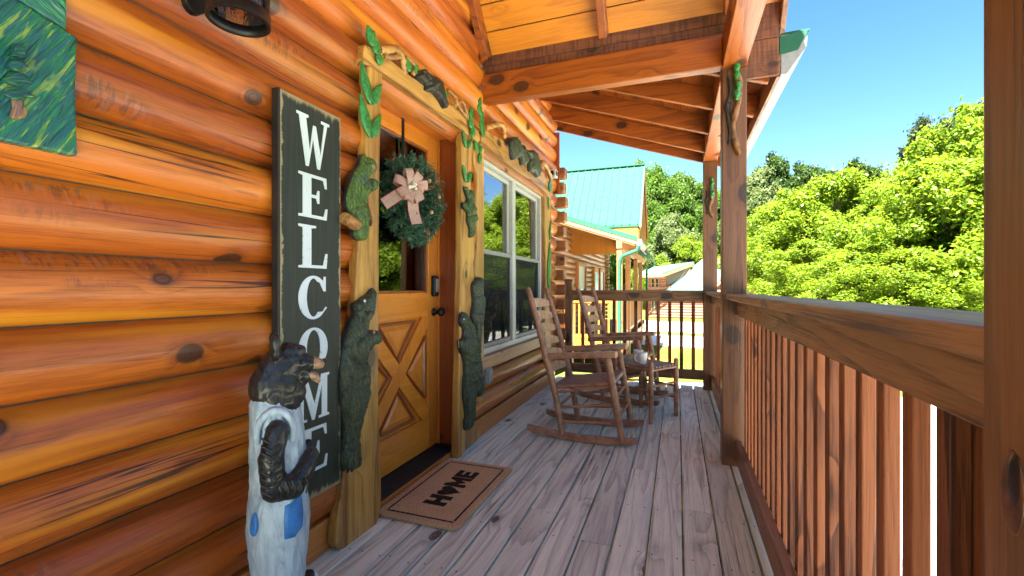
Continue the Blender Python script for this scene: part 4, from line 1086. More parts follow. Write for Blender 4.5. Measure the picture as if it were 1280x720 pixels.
# ================================================================== DOOR MAT
mt=thing('door_mat','tan coir doormat with a black border and the word HOME','doormat',(-1.165,2.24,.002))
mx0,mx1,my0,my1=-1.392,-.945,1.862,2.612
ol=[]
rc=.035
for (cx,cy,a0) in ((mx1-rc,my0+rc,-90),(mx1-rc,my1-rc,0),(mx0+rc,my1-rc,90),(mx0+rc,my0+rc,180)):
    for i in range(5): a=math.radians(a0+i*22.5); ol.append((cx+rc*math.cos(a),cy+rc*math.sin(a)))
mb=MB(); mb.prism(ol,lambda a,b:(a,b,.003),lambda a,b:(a,b,.019)); mb.build('coir_pad',M['coir'],mt,.004)
mb=MB(); fv=[];ff=[]
for i in range(9000):
    if i<3600:
        e=r_.random()*2*((mx1-mx0)+(my1-my0)); 
        if e<(mx1-mx0): p=Vector((mx0+e,my0,.012)); o=Vector((0,-1,0))
        elif e<2*(mx1-mx0): p=Vector((mx0+e-(mx1-mx0),my1,.012)); o=Vector((0,1,0))
        elif e<2*(mx1-mx0)+(my1-my0): p=Vector((mx1,my0+e-2*(mx1-mx0),.012)); o=Vector((1,0,0))
        else: p=Vector((mx0,my0+e-2*(mx1-mx0)-(my1-my0),.012)); o=Vector((-1,0,0))
        d=(o+Vector((r_.uniform(-.6,.6),r_.uniform(-.6,.6),r_.uniform(-.1,.8)))).normalized()*r_.uniform(.005,.013); p-=o*.003; p.z=r_.uniform(.004,.019)
    else:
        p=Vector((r_.uniform(mx0+.005,mx1-.005),r_.uniform(my0+.005,my1-.005),.0185)); d=Vector((r_.uniform(-1,1),r_.uniform(-1,1),r_.uniform(.3,1.))).normalized()*r_.uniform(.003,.007)
    s=d.cross(Vector((0,0,1))); 
    if s.length<1e-6: s=Vector((1,0,0))
    s=s.normalized()*.0007
    mb.add([p-s,p+s,p+d],[(0,1,2)])
fib=mb.build('coir_fibres',M['fibre'],mt); fib['kind']='stuff'
zt_=.0206
mb=MB(); bx0,bx1,by0,by1=mx0+.042,mx1-.042,my0+.045,my1-.045; bw=.010
def wob(y): return .0015*math.sin(y*90)
def strip(a,b,horizontal):
    pass
n_=40
def line(p,q,w_):
    p=Vector(p); q=Vector(q); d=(q-p).normalized(); s=Vector((-d.y,d.x,0))
    vs=[]
    for i in range(n_+1):
        t=i/n_; c=p+(q-p)*t; e=w_*(.5+.16*mnoise.noise(Vector((c.x*70,c.y*70,3)))); e2=w_*(.5+.16*mnoise.noise(Vector((c.x*70,c.y*70,9))))
        vs+= [c+s*e,c-s*e2]
    mb.add(vs,[(2*i,2*i+1,2*i+3,2*i+2) for i in range(n_)])
line((bx0,by0,zt_),(bx1,by0,zt_),bw); line((bx0,by1,zt_),(bx1,by1,zt_),bw)
line((bx0,by0+bw,zt_+.0003),(bx0,by1-bw,zt_+.0003),bw); line((bx1,by0+bw,zt_+.0003),(bx1,by1-bw,zt_+.0003),bw)
mb.build('black_border',M['coirblack'],mt,fixn=True)
Hb=[(0,0),(.34,0),(.34,.36),(.66,.36),(.66,0),(1,0),(1,1),(.66,1),(.66,.62),(.34,.62),(.34,1),(0,1)]
Mb=[(0,0),(.27,0),(.27,.52),(.5,.12),(.73,.52),(.73,0),(1,0),(1,1),(.76,1),(.5,.55),(.24,1),(0,1)]
Eb=[(0,0),(1,0),(1,.25),(.36,.25),(.36,.39),(.88,.39),(.88,.61),(.36,.61),(.36,.75),(1,.75),(1,1),(0,1)]
hb=[]
for i in range(48):
    t=2*PI*i/48; hb.append((.5+.5*(math.sin(t)**3),.50+(13*math.cos(t)-5*math.cos(2*t)-2*math.cos(3*t)-math.cos(4*t))/29.))
y=2.03; hgt=.125; cx=-1.165
for nm,ol_,w_,lab in (('letter',Hb,.105,'black block letter H'),('heart',hb,.105,'black heart standing for the O'),('letter',Mb,.118,'black block letter M'),('letter',Eb,.088,'black block letter E')):
    q=[]
    m=len(ol_)
    for i in range(m):
        a,b=ol_[i],ol_[(i+1)%m]
        for j in range(4):
            t=j/4; p=(a[0]+(b[0]-a[0])*t,a[1]+(b[1]-a[1])*t)
            q.append((p[0]+.018*mnoise.noise(Vector((p[0]*9,p[1]*9,y*10))),p[1]+.018*mnoise.noise(Vector((p[0]*9+5,p[1]*9,y*10)))))
    mb=MB(); mb.prism(q,lambda a,b:(cx+hgt/2-b*hgt,y+a*w_,.018),lambda a,b:(cx+hgt/2-b*hgt,y+a*w_,.0212))
    o=mb.build(nm,M['coirblack'],mt,fixn=True); o['label']=lab
    y+=w_+.008

# ================================================================== BEAR STATUE
BS=(-1.215,1.128,0.0); ang=math.radians(50)
bs=thing('bear_statue','carved black bear statue in white overalls with blue patches, standing by the welcome sign','statue',BS,ang,local=True); bs.scale=(.86,.86,1)
# local: x forward, y to the bear's left, z up
mb=MB(); mb.lathe([(0,0),(.125,0),(.13,.02),(.128,.085),(.118,.095),(0,.095)],(0.01,0,0),28); mb.build('wooden_base',M['stumpcut'],bs)
B=MB()
def cap(p,q,r0,r1,sq=(1,1,1)):
    p=Vector(p); q=Vector(q); n=max(2,int((q-p).length/(min(r0,r1)*.5)))
    for i in range(n+1):
        t=i/n; r=r0+(r1-r0)*t; B.ell(p+(q-p)*t,(r*sq[0],r*sq[1],r*sq[2]),nu=14,nv=10)
# torso core, head, neck
cap((0,0,.30),(0,0,.66),.085,.080); cap((-.01,0,.70),(.0,0,.80),.082,.078)
cap((-.022,0,.80),(.0,0,.85),.080,.072,(1,.95,1)); cap((.008,0,.865),(.030,0,.872),.068,.062,(1,.92,.95))
cap((.05,0,.880),(.098,0,.866),.046,.036,(1,.9,.75)); cap((.06,0,.83),(.088,0,.822),.040,.028,(1,.85,.8))
cap((.03,0,.915),(.06,0,.912),.042,.034,(1,1.1,.6))
cap((-.02,.0,.77),(.045,0,.775),.062,.05)
for s in (-1,1):
    cap((-.012,s*.060,.915),(-.016,s*.066,.952),.024,.021,(.75,1,1))
    # arms hang from the shoulder, bend at the elbow, forearms come forward over the belly
    cap((-.012,s*.098,.672),(-.030,s*.118,.60),.040,.042); cap((-.030,s*.118,.60),(-.022,s*.118,.515),.043,.043)
    cap((-.022,s*.118,.51),(.045,s*.105,.50),.042,.038); cap((.040,s*.105,.50),(.085,s*.072,.54),.038,.034); cap((.085,s*.072,.54),(.106,s*.05,.57),.036,.030)
    # legs and feet
    cap((.0,s*.05,.26),(.0,s*.052,.13),.055,.048); cap((.0,s*.052,.118),(.105,s*.06,.118),.034,.032,(1,1.15,.85))
me=carve(B,.0055,2,.006,.022,(0,0,0),'body'); body=link('body',me,M['bear_black'],bs)
# feather-like cuts down the sleeves
for s in (-1,1):
    mb=MB()
    for i in range(9):
        z=.655-i*.019
        yy=s*(.136+.020*math.sin(min(1,i/3)*PI/2)); mb.tube([(-.062,yy-s*.012,z+.014),(-.030,yy+s*.002,z-.004),(.0,yy-s*.004,z+.012)],[.003,.0065,.003],7)
    for i in range(5):
        x=-.01+i*.022; mb.tube([(x,s*(.150-.006*i),.535-.002*i),(x+.012,s*(.155-.008*i),.505),(x+.004,s*(.148-.006*i),.478)],[.003,.006,.003],7)
    mb.build('sleeve_fur',M['bear_black'],body)
for s in (-1,1):
    mb=MB(); mb.ell((-.004,s*.066,.944),(.010,.010,.017),nu=12,nv=8); mb.build('inner_ear',M['bear_dark'],body)
    mb=MB(); mb.ell((.078,s*.040,.878),(.008,.006,.007),nu=12,nv=8); mb.build('eye',M['nail'],body)
    for k in range(4):
        mb=MB(); mb.tube([(.128,s*.06+(k-1.5)*.014,.128),(.146,s*.06+(k-1.5)*.015,.112)],[.006,.002],7); mb.build('claw',M['mug'],body)
B=MB(); cap((.118,0,.866),(.142,0,.862),.028,.022,(1,.95,.8)); me=carve(B,.005,2,.004,.01,(0,0,0),'muzzle'); link('muzzle',me,M['muzzle'],bs)
mb=MB(); mb.ell((.160,0,.870),(.010,.014,.009),nu=12,nv=8); mb.build('nose',M['nail'],bs)
B=MB(); cap((.095,0,.835),(.122,0,.822),.016,.020,(1,.95,.6)); cap((.122,0,.822),(.138,0,.804),.018,.010,(1,.9,.8)); me=carve(B,.004,2,.003,.01,(0,0,0),'tongue'); link('tongue',me,M['muzzle'],bs)
# overalls: lofted garment
prof=[(.150,.082,.098,0),(.165,.090,.108,.0),(.22,.097,.115,.0),(.30,.104,.120,.002),(.38,.108,.120,.002),(.44,.104,.116,.0),(.48,.098,.110,-.002),(.54,.096,.104,-.004),(.60,.096,.096,-.006),(.66,.094,.090,-.008),(.71,.090,.086,-.01),(.745,.090,.080,-.012),(.765,.080,.070,-.012)]
mb=MB(); n_=48; vs=[]; fs=[]
for (z,a,b,xo) in prof:
    for k in range(n_):
        t=2*PI*k/n_; c_,s_=math.cos(t),math.sin(t)
        q=mnoise.noise(Vector((c_*1.6,s_*1.6,z*7)))*.009+mnoise.noise(Vector((c_*4,s_*4,z*16)))*.004
        # neckline scoop in front
        zz=z
        if z>.7: zz=z-(.030 if c_>0 else 0)*max(0,c_)**2
        vs.append((xo+(a+q)*c_,(b+q)*s_,zz))
for i in range(len(prof)-1):
    for k in range(n_): fs.append((i*n_+k,i*n_+(k+1)%n_,(i+1)*n_+(k+1)%n_,(i+1)*n_+k))
fs.append(tuple(range(n_-1,-1,-1)))
mb.add(vs,fs,0,True); ov=mb.build('overalls',M['overalls'],bs)
sd=ov.modifiers.new('subsurf','SUBSURF'); sd.levels=2; sd.render_levels=2
tx=bpy.data.textures.new('whittle','CLOUDS'); tx.noise_scale=.03
dm=ov.modifiers.new('whittle','DISPLACE'); dm.texture=tx; dm.strength=.010; dm.mid_level=.5; dm.texture_coords='LOCAL'
# shoulder straps / armhole rims
mb=MB()
for s in (-1,1):
    pts=[]
    for i in range(13):
        t=math.radians(-25+i*230/12); pts.append((-.014+.058*math.cos(t),s*(.080+.010*math.cos(t-.6)),.668+.070*math.sin(t)))
    mb.tube(pts,[.008]+[.013]*11+[.008],10)
mb.build('armhole_rim',M['overalls'],ov)
def patch(name,pts,zc,t0,mat):
    """a patch that hugs the garment: pts (du,dz) around angle t0"""
    m=MB(); vs=[]; 
    def surf(du,dz,o):
        z=zc+dz
        for i in range(len(prof)-1):
            if prof[i][0]<=z<=prof[i+1][0]:
                u=(z-prof[i][0])/(prof[i+1][0]-prof[i][0]); a=prof[i][1]*(1-u)+prof[i+1][1]*u; b=prof[i][2]*(1-u)+prof[i+1][2]*u; break
        t=t0+du/a; c_,s_=math.cos(t),math.sin(t); q=mnoise.noise(Vector((c_*1.6,s_*1.6,z*7)))*.009+mnoise.noise(Vector((c_*4,s_*4,z*16)))*.004
        return ((a+q+o)*c_,(b+q+o)*s_,z)
    ctr=len(pts); out=[]
    k=5
    for r_i in range(k+1):
        f_=1-r_i/(k+.0) if r_i<k else .02
        for (du,dz) in pts: out.append(surf(du*f_,dz*f_,.0085 if r_i>0 else .001))
    n=len(pts); fs=[(i*n+j,i*n+(j+1)%n,(i+1)*n+(j+1)%n,(i+1)*n+j) for i in range(k) for j in range(n)]
    m.add(out,fs,0,True); return m.build(name,mat,ov,fixn=True)
patch('patch',[(-.034,-.055),(.0,-.060),(.034,-.044),(.039,.0),(.034,.050),(.027,.063),(.0,.054),(-.031,.044),(-.036,.0)],.405,math.radians(-66),M['patch'])
patch('patch',[(.017*math.cos(i*PI/6),.036*math.sin(i*PI/6)) for i in range(12)],.40,math.radians(-138),M['patch'])
# ================================================================== ROCKING CHAIRS
def rocking_chair(label,loc,rz):
    t=thing('rocking_chair',label,'rocking chair',loc,rz,'rocking chairs on the porch',local=True)
    C_=M['chair']
    for s in (-1,1):
        y=s*.235
        def RZ(x): return .012+.16*(x+.02)**2+.018
        mb=MB(); xs=[-.46+.80*i/16 for i in range(17)]
        for a,b in zip(xs[:-1],xs[1:]):
            pass
        top=[(x,RZ(x)+.026) for x in xs]; bot=[(x,RZ(x)-.026+(.012 if x in (xs[0],xs[-1]) else 0)) for x in xs]
        ol=bot+top[::-1]
        mb.prism(ol,lambda a,b:(a,y-.017,b),lambda a,b:(a,y+.017,b)); mb.build('rocker',C_,t,.005,fixn=True)
        mb=MB(); mb.tube([(-.19,y,.045),(-.235,y,.30),(-.285,y,.50),(-.37,y*.985,.82),(-.455,y*.975,1.10),(-.460,y*.975,1.122)],[.022,.025,.026,.025,.021,.010],12); mb.build('rear_stile',C_,t)
        mb=MB(); mb.tube([(.245,y*1.03,.045),(.20,y*1.03,.30),(.15,y*1.03,.585),(.135,y*1.03,.645)],[.023,.027,.026,.020],12); mb.build('front_leg',C_,t)
        mb=MB(); vs=[]
        ol=[(-.345,-.030),(-.335,-.026),(-.05,-.050),(.11,-.056),(.205,-.052),(.215,.0),(.205,.040),(.10,.034),(-.10,.012),(-.345,.008)]
        mb.prism(ol,lambda a,b:(a,s*(.245+b*1.0)*1.0,.630+(a-.2)*.085),lambda a,b:(a,s*(.245+b),.672+(a-.2)*.085)); mb.build('armrest',C_,t,.006,3,fixn=True)
        for (z0,z1) in ((.345,.425),(.235,.30),(.135,.165)):
            xa=-.235+( .30-z0)*.18*-1*-1 if False else -.20-.05*(z0-.06)/.25; xb=.245-.045*(z1-.045)/.255
            mb=MB(); mb.tube([(xa,y,z0),(xb,y*1.03,z1)],.0105,9); mb.build('rung',C_,t)
    for (x,z) in ((.195,.335),(.222,.20)):
        mb=MB(); mb.tube([(x,-.24,z),(x,.24,z)],.0105,9); mb.build('rung',C_,t)
    for (x,z) in ((-.222,.24),):
        mb=MB(); mb.tube([(x,-.235,z),(x,.235,z)],.0105,9); mb.build('rung',C_,t)
    # bent ladder slats
    for i,z in enumerate((.485,.59,.69,.79,.89,.99)):
        xb=-.285-(z-.50)*.28
        if z<.5: xb=-.28
        mb=MB(); n=10; vs=[]
        hh_=.027
        for j in range(n+1):
            u=-1+2*j/n; y=u*.225; bow=-.042*(1-u*u); crown=.020*(1-u*u)
            for (dx,dz) in ((-.006,-hh_),(.006,-hh_),(.006-.014,hh_+crown),(-.006-.014,hh_+crown)): vs.append((xb+bow+dx,y,z+dz*(1-.25*abs(u)**3)))
        fs=[]
        for j in range(n):
            for k in range(4): fs.append((j*4+k,j*4+(k+1)%4,(j+1)*4+(k+1)%4,(j+1)*4+k))
        fs+=[(0,1,2,3),(n*4+3,n*4+2,n*4+1,n*4)]
        mb.add(vs,fs,0,False); mb.build('back_slat',M['slat'],t,.003,fixn=True)
    # slatted seat
    for s in (-1,1):
        mb=MB(); mb.tube([(-.255,s*.215,.375),(.18,s*.235,.445)],.013,9); mb.build('seat_rail',C_,t)
    mb=MB(); n=13
    for i in range(n):
        y=-.205+.41*i/(n-1); k=1+.06
        pts=[(-.255+.44*j/8, y*(1+.08*j/8), .395+.07*j/8-.016*math.sin(PI*j/8)) for j in range(9)]
        for a,b in zip(pts[:-1],pts[1:]): pass
        vs=[]
        for p in pts:
            for (dy,dz) in ((-.0105,-.006),(.0105,-.006),(.0105,.006),(-.0105,.006)): vs.append((p[0],p[1]+dy,p[2]+dz))
        vs+= [(.19,pts[-1][1]+dy,.452+dz) for (dy,dz) in ((-.0105,-.006),(.0105,-.006),(.0105,.006),(-.0105,.006))]
        m=len(vs)//4; fs=[(j*4+k,j*4+(k+1)%4,(j+1)*4+(k+1)%4,(j+1)*4+k) for j in range(m-1) for k in range(4)]+[(3,2,1,0),(m*4-4,m*4-3,m*4-2,m*4-1)]
        mb.add(vs,fs)
    mb.build('slatted_seat',M['seat'],t,.002,fixn=True)
    mb=MB(); mb.tube([(.175,-.245,.438),(.175,.245,.438)],.014,9); mb.build('seat_rail',C_,t)
    return t
rc1=rocking_chair('nearer brown ladder back rocking chair, below the large window',(-.60,3.50,0),math.radians(-2))
rc2=copy_tree(rc1); rc2.location=(-.46,4.70,0); rc2.rotation_euler=(0,0,math.radians(-9)); rc2['label']='farther brown rocking chair, half hidden behind the nearer one'
# ================================================================== SIDE TABLE AND MUGS
ta=math.radians(58); tc=(-.265,4.165,0)
tb=thing('side_table','small square brown slatted table with round legs, between the rocking chairs','table',tc,ta,local=True)
a=.183
for (x,y) in ((-a,-a),(a,-a),(a,a),(-a,a)):
    mb=MB(); mb.tube([(x,y,.0),(x,y,.25),(x,y,.49),(x,y,.505)],[.0175,.021,.021,.015],14); mb.build('leg',M['chair'],tb)
for (z,r) in ((.435,.013),(.30,.010),(.20,.010)):
    for i,(p,q) in enumerate((((-a,-a),(a,-a)),((a,-a),(a,a)),((a,a),(-a,a)),((-a,a),(-a,-a)))):
        zz=z-(.035 if i%2 and z<.4 else 0)
        mb=MB(); mb.tube([(*p,zz),(*q,zz)],r,9); mb.build('rung',M['chair'],tb)
mb=MB()
for i in range(8):
    x=-.165+.33*i/7; mb.box(x-.0165,x+.0165,-a-.012,a+.012,.449,.463)
mb.build('slatted_top',M['seat'],tb,.004)
def mug(label,x,y,z,ha,sx=1.):
    t=thing('coffee_mug',label,'mug',(x,y,z),ha,'white mugs on the side table',local=True)
    mb=MB(); mb.lathe([(0,.0),(.030,.0),(.033,.004),(.0385,.05),(.0425,.098),(.0415,.101),(.0390,.098),(.035,.05),(.029,.010),(.0,.008)],n=28); mb.build('cup',M['mug'],t)
    mb=MB(); pts=[]
    for i in range(13):
        th=-PI/2+PI*i/12; pts.append((.038+.030*math.cos(th),0,.052+.032*math.sin(th)))
    mb.tube(pts,[.0062]*13,8); mb.build('handle',M['mug'],t)
    return t
mug('white coffee mug, nearer of the two on the side table',-.285,4.07,.4635,math.radians(205))
mug('white coffee mug behind the other one on the side table',-.33,4.20,.4635,math.radians(100))
# ================================================================== GROUND
GZ=-1.15
def sheet(name,pts,z,mat):
    mb=MB(); mb.add([(x,y,z(x,y) if callable(z) else z) for x,y in pts],[tuple(range(len(pts)))]); return mb.build(name,mat,fixn=True)
def gz(x,y):
    d=math.hypot(x,y)
    h=0
    if d>40: h=min(1.,(d-40)/60)**1.4*6*(.5+.5*max(-.3,min(1,(y+x*.5)/60)))
    return GZ+h
mb=MB(); n=90; Rg=1400
rad=[0]+[2.2*1.085**i for i in range(80)]
vs=[(0,0,GZ)]; na=72
for r_i in rad[1:]:
    for k in range(na):
        a=2*PI*k/na; x,y=r_i*math.cos(a),r_i*math.sin(a); vs.append((x,y,gz(x,y)))
fs=[(0,1+k,1+(k+1)%na) for k in range(na)]
for i in range(len(rad)-2):
    for k in range(na): fs.append((1+i*na+k,1+(i+1)*na+k,1+(i+1)*na+(k+1)%na,1+i*na+(k+1)%na))
mb.add(vs,fs,0,True); g=mb.build('ground',M['lawn'],fixn=False); tag(g,kind='structure',label='sunny lawn around the cabins')
def conc(name,pts,z=GZ+.006):
    o=sheet(name,pts,z,M['concrete']); tag(o,kind='structure'); return o
conc('driveway',[(.6,-14),(7.5,-14),(8.5,4),(7.5,9),(4.5,11.6),(1.0,11.8),(-1.0,11.4),(-1.0,6.3),(.6,6.2)])
g2=sheet('grey_ground_strip',[(.50,-6),(1.76,-6),(1.76,6.3),(.50,6.3)],GZ+.012,M['greystrip']); tag(g2,kind='structure')  # flat dark blue-grey band on the ground along the porch
conc('path',[(-3.0,19.2),(12,16.3),(22,14),(22,17.5),(12,20.8),(-3.2,23.6)],GZ+.010)
conc('road',[(-8,25.5),(10,23.5),(30,20),(30,26),(10,31),(-8,33.5)],GZ+.014)

# ================================================================== NEIGHBOUR CABIN
nb=thing('log_cabin','pale sunlit log cabin next door with a teal metal roof and porch','cabin',(-3.15,15,GZ))
NX=-3.15
w=MB()
z=-1.15; rr=random.Random(9)
while z<3.1:
    prof=[(NX+.06*math.sin(PI*i/7)**.6,z+.18*i/7) for i in range(8)]
    for (ya,yb) in ((10.4,20.9),):
        vs=[(x,ya,zz) for x,zz in prof]+[(x,yb,zz) for x,zz in prof]
        w.add(vs,[(i,8+i,8+i+1,i+1) for i in range(7)],0,True)
    z+=.18
w.box(NX-.2,NX-.001,10.4,20.9,-1.2,3.3)
w.box(NX-6,NX-.201,20.7,20.9,-1.2,3.3); w.box(NX-6,NX-.201,10.4,10.6,-1.2,3.3)
w.build('log_wall',M['nlog'],nb)
for i in range(20):
    z=-1.0+i*.18+.09
    if z>2.6: break
    c=MB(); c.bar((NX+.05,20.98,z),(NX+.22,20.98,z),.15,.14); c.build('corner_log_end',M['nlog'],nb,.02)
def framebox(x,y0,y1,z0,z1,t=.10):
    c=MB(); frame(c,x-.02,x+.09,y0,y1,z0,z1,t); o=c.build('window',M['nbeam'],nb)
    c=MB(); c.box(x+.02,x+.03,y0+t,y1-t,z0+t,z1-t); c.build('pane',M['white'],o)
    c=MB(); c.box(x+.031,x+.04,y0+t+.02,y1-t-.02,z0+t,z0+(z1-z0)*.42); c.build('screen',M['dark'],o)
framebox(NX+.05,14.55,16.0,.45,1.95)
c=MB(); c.box(NX+.02,NX+.13,17.6,18.6,-.25,1.9); dn=c.build('door',M['nwood'],nb)
c=MB(); c.box(NX+.131,NX+.14,17.75,18.45,.7,1.75); c.build('door_glass',M['dark'],dn)
framebox(NX+.05,19.0,20.2,.2,1.9)
c=MB(); c.box(-3.1,-1.38,12.0,21,-.42,-.30); c.box(-1.42,-1.38,12.0,21,-.62,-.3); c.build('porch_deck',M['nwood'],nb)
for y in (12.1,14.2,16.9,19.2):
    c=MB(); c.box(-1.49,-1.35,y-.07,y+.07,-1.15,2.14); c.build('porch_post',M['nbeam'],nb,.01)
c=MB(); c.box(-1.49,-1.35,12.0,20.5,2.145,2.36); c.build('header_beam',M['nbeam'],nb)
# shed roof of the porch
def Zn(x): return 3.06-(x+3.05)*.338
c=MB(); slab(c,(-.98,Zn(-.98)),(-3.6,Zn(-3.6)),12.0,20.6,.035); c.build('porch_roof',M['teal'],nb)
c=MB(); 
for y in (12.03,12.75,13.5): c.bar((-3.1,y,Zn(-3.1)-.10),(-1.0,y,Zn(-1.0)-.10),.05,.15)
c.build('rafter',M['nbeam'],nb)
c=MB(); c.bar((-3.6,11.985,Zn(-3.6)+.02),(-.97,11.985,Zn(-.97)+.02),.025,.115); c.build('rake_trim',M['teal'],nb)
c=MB(); c.bar((-3.3,12.0,Zn(-3.3)-.085),(-1.0,12.0,Zn(-1.0)-.085),.025,.095); c.build('rake_board',M['trimY'],nb)
c=MB(); pr=[(-.985,2.20),(-.92,2.20),(-.86,2.30),(-.86,2.36),(-.985,2.36)]; n_=len(pr)
c.add([(x,12.0,z) for x,z in pr]+[(x,14.0,z) for x,z in pr],[(i,(i+1)%n_,n_+(i+1)%n_,n_+i) for i in range(n_)]+[tuple(range(n_)),tuple(range(2*n_-1,n_-1,-1))]); c.build('gutter',M['aluminium'],nb,fixn=True)
c=MB(); c.tube([(-.93,12.0,2.20),(-.97,12.0,2.08),(-1.12,12.0,2.02),(-1.34,12.0,1.94),(-1.42,12.0,1.80),(-1.42,12.0,-1.0)],.05,10); c.build('downspout',M['teal'],nb)
# entry gable, ridge along x
c=MB()
ey,ez,ry,rz_=14.0,2.95,15.72,5.13
xa,xb=-1.02,-7.5; th=.05
vs=[(xa,ey,ez),(xb,ey,ez),(xb,ry,rz_),(xa,ry,rz_),(xa,2*ry-ey,ez),(xb,2*ry-ey,ez)]
vs2=[(x,y,z+.06) for x,y,z in vs]
c.add(vs+vs2,[(0,3,2,1),(3,4,5,2),(6,7,8,9),(9,8,11,10),(0,6,9,3),(3,9,10,4),(0,1,7,6),(4,10,11,5),(1,2,8,7),(2,5,11,8)])
gr=c.build('gable_roof',M['teal'],nb,fixn=True)
c=MB(); sl=Vector((0,ry-ey,rz_-ez)).normalized(); nn=Vector((0,-(rz_-ez),(ry-ey))).normalized()
x=xa-.10
while x>-6.5:
    c.bar(Vector((x,ey,ez+.062))+nn*.012,Vector((x,ry,rz_+.062))+nn*.012,.028,.028,up=nn); x-=.235
c.build('standing_seam',M['teal'],gr)
c=MB(); c.box(xa,xb,ry-.07,ry+.07,rz_+.075,rz_+.105); c.bar((xa-.0,ey,ez+.07),(xa,ry,rz_+.07),.03,.05,up=nn); c.build('ridge_cap',M['teal'],gr)
c=MB(); c.add([(xa-.05,ey+.05,ez-.02),(xa-.05,2*ry-ey-.05,ez-.02),(xa-.05,ry,rz_-.06)],[(0,1,2)]); c.box(xa-.09,xa-.051,ey+.05,2*ry-ey-.05,2.35,2.93)
c.build('gable_end',M['beamY'],nb)
c=MB(); c.box(-4.5,xa-.09,ey+.03,ey+.08,2.15,ez-.005); c.build('gable_side',M['nwood'],nb)
c=MB()
for sg in (-1,1):
    c.bar((xa-.01,ry+sg*(ry-ey+.06),ez-.09),(xa-.01,ry,rz_-.03),.03,.15,up=(0,sg*(rz_-ez),ry-ey))
c.build('rake_board',M['nbeam'],nb)
# main roof of the neighbour far behind
c=MB(); slab(c,(-4.2,4.4),(-6.5,6.2),10.2,21.2,.1); slab(c,(-6.5,6.2),(-10,3.4),10.2,21.2,.1); c.build('roof',M['teal'],nb)
# second downspout at the far end
c=MB(); c.tube([(-.95,20.4,2.25),(-1.0,20.4,2.05),(-1.25,20.4,1.9),(-1.25,20.4,-1.0)],.045,8); c.build('downspout',M['teal'],nb)
# railings of that porch
nr=thing('deck_railing','honey coloured sunlit railing across the end of the porch next door','railing',(-2.2,12.1,-.3))
c=MB(); c.box(-3.05,-1.5,12.06,12.14,.72,.79); c.build('top_rail',M['nwood'],nr)
c=MB(); c.box(-3.05,-1.5,12.08,12.12,-.20,-.12); c.build('bottom_rail',M['nwood'],nr)
for i in range(12):
    c=MB(); x=-3.0+i*.13; c.box(x-.02,x+.02,12.08,12.12,-.119,.719); c.build('baluster',M['nwood'],nr)
nr=thing('deck_railing','long sunlit railing along the porch next door, in line with its posts','railing',(-1.42,16,-.3))
c=MB(); c.box(-1.46,-1.38,12.2,20,.72,.79); c.build('top_rail',M['nwood'],nr)
c=MB(); c.box(-1.44,-1.40,12.2,20,-.20,-.12); c.build('bottom_rail',M['nwood'],nr)
for i in range(56):
    c=MB(); y=12.32+i*.137; c.box(-1.44,-1.40,y-.02,y+.02,-.119,.719); c.build('baluster',M['nwood'],nr)
# stair rail in the yard
st=thing('stair_railing','low honey timber handrail with a square newel post, in the yard past the end railing','railing',(-.1,9.4,GZ))
c=MB(); c.box(-.13,.0,9.2,9.33,GZ,-.02); nwl=c.build('newel_post',M['nwood'],st,.01)
c=MB(); c.box(-1.0,-.131,9.24,9.29,-.33,-.25); c.box(-1.0,-.131,9.24,9.29,-.80,-.73); c.build('rail',M['nwood'],st)
for i in range(6):
    c=MB(); x=-.95+i*.14; c.box(x-.018,x+.018,9.25,9.285,-.729,-.331); c.build('baluster',M['nwood'],st)

# ================================================================== FAR CABIN
fc=thing('log_cabin','distant brown log cabin with a pale green roof, dormer and front gable, below the trees','cabin',(0,33,GZ))
def at(px,py,d):
    lat=(px-640)/FOC*d; return Vector((lat*CS-d*SN, lat*SN+d*CS, EYE-(py-360)/FOC*d))
fx0=at(806,380,34).x; fx1=at(905,380,34).x; fy=at(850,380,34).y
w=MB(); w.box(fx0,fx1+4,fy,fy+7,GZ-.3,1.15)
z=GZ
vs=[]
while z<1.1:
    prof=[(fy-.055*math.sin(PI*i/6)**.6,z+.2*i/6) for i in range(7)]
    w.add([(fx0,y,zz) for y,zz in prof]+[(fx1+4,y,zz) for y,zz in prof],[(i,i+1,7+i+1,7+i) for i in range(6)],0,True); z+=.2
w.build('log_wall',M['flog'],fc,fixn=False)
c=MB()
ez_,rz2=.80,3.35; yr=fy+3.6
def rslab(mb,x0,x1,ya,za,yb,zb,t=.1):
    vs=[(x0,ya,za),(x1,ya,za),(x1,yb,zb),(x0,yb,zb)]; vs+=[(a,b,cz+t) for a,b,cz in vs]
    mb.add(vs,[(0,3,2,1),(4,5,6,7),(0,1,5,4),(1,2,6,5),(2,3,7,6),(3,0,4,7)])
xr0=fx0+2.4
# main roof plane towards the viewer with a sloped left hip edge
vs=[(fx0+1.2,fy-.5,ez_-.1),(fx1+4.3,fy-.5,ez_-.1),(fx1+4.3,yr,rz2),(fx0+4.2,yr,rz2)]
vs+=[(x,y,z+.1) for x,y,z in vs]
c.add(vs,[(0,3,2,1),(4,5,6,7),(0,1,5,4),(1,2,6,5),(2,3,7,6),(3,0,4,7)]); rslab(c,fx0+4.2,fx1+4.3,2*yr-fy+.5,ez_,yr+.001,rz2)
fr_=c.build('roof',M['paleroof'],fc,fixn=True)
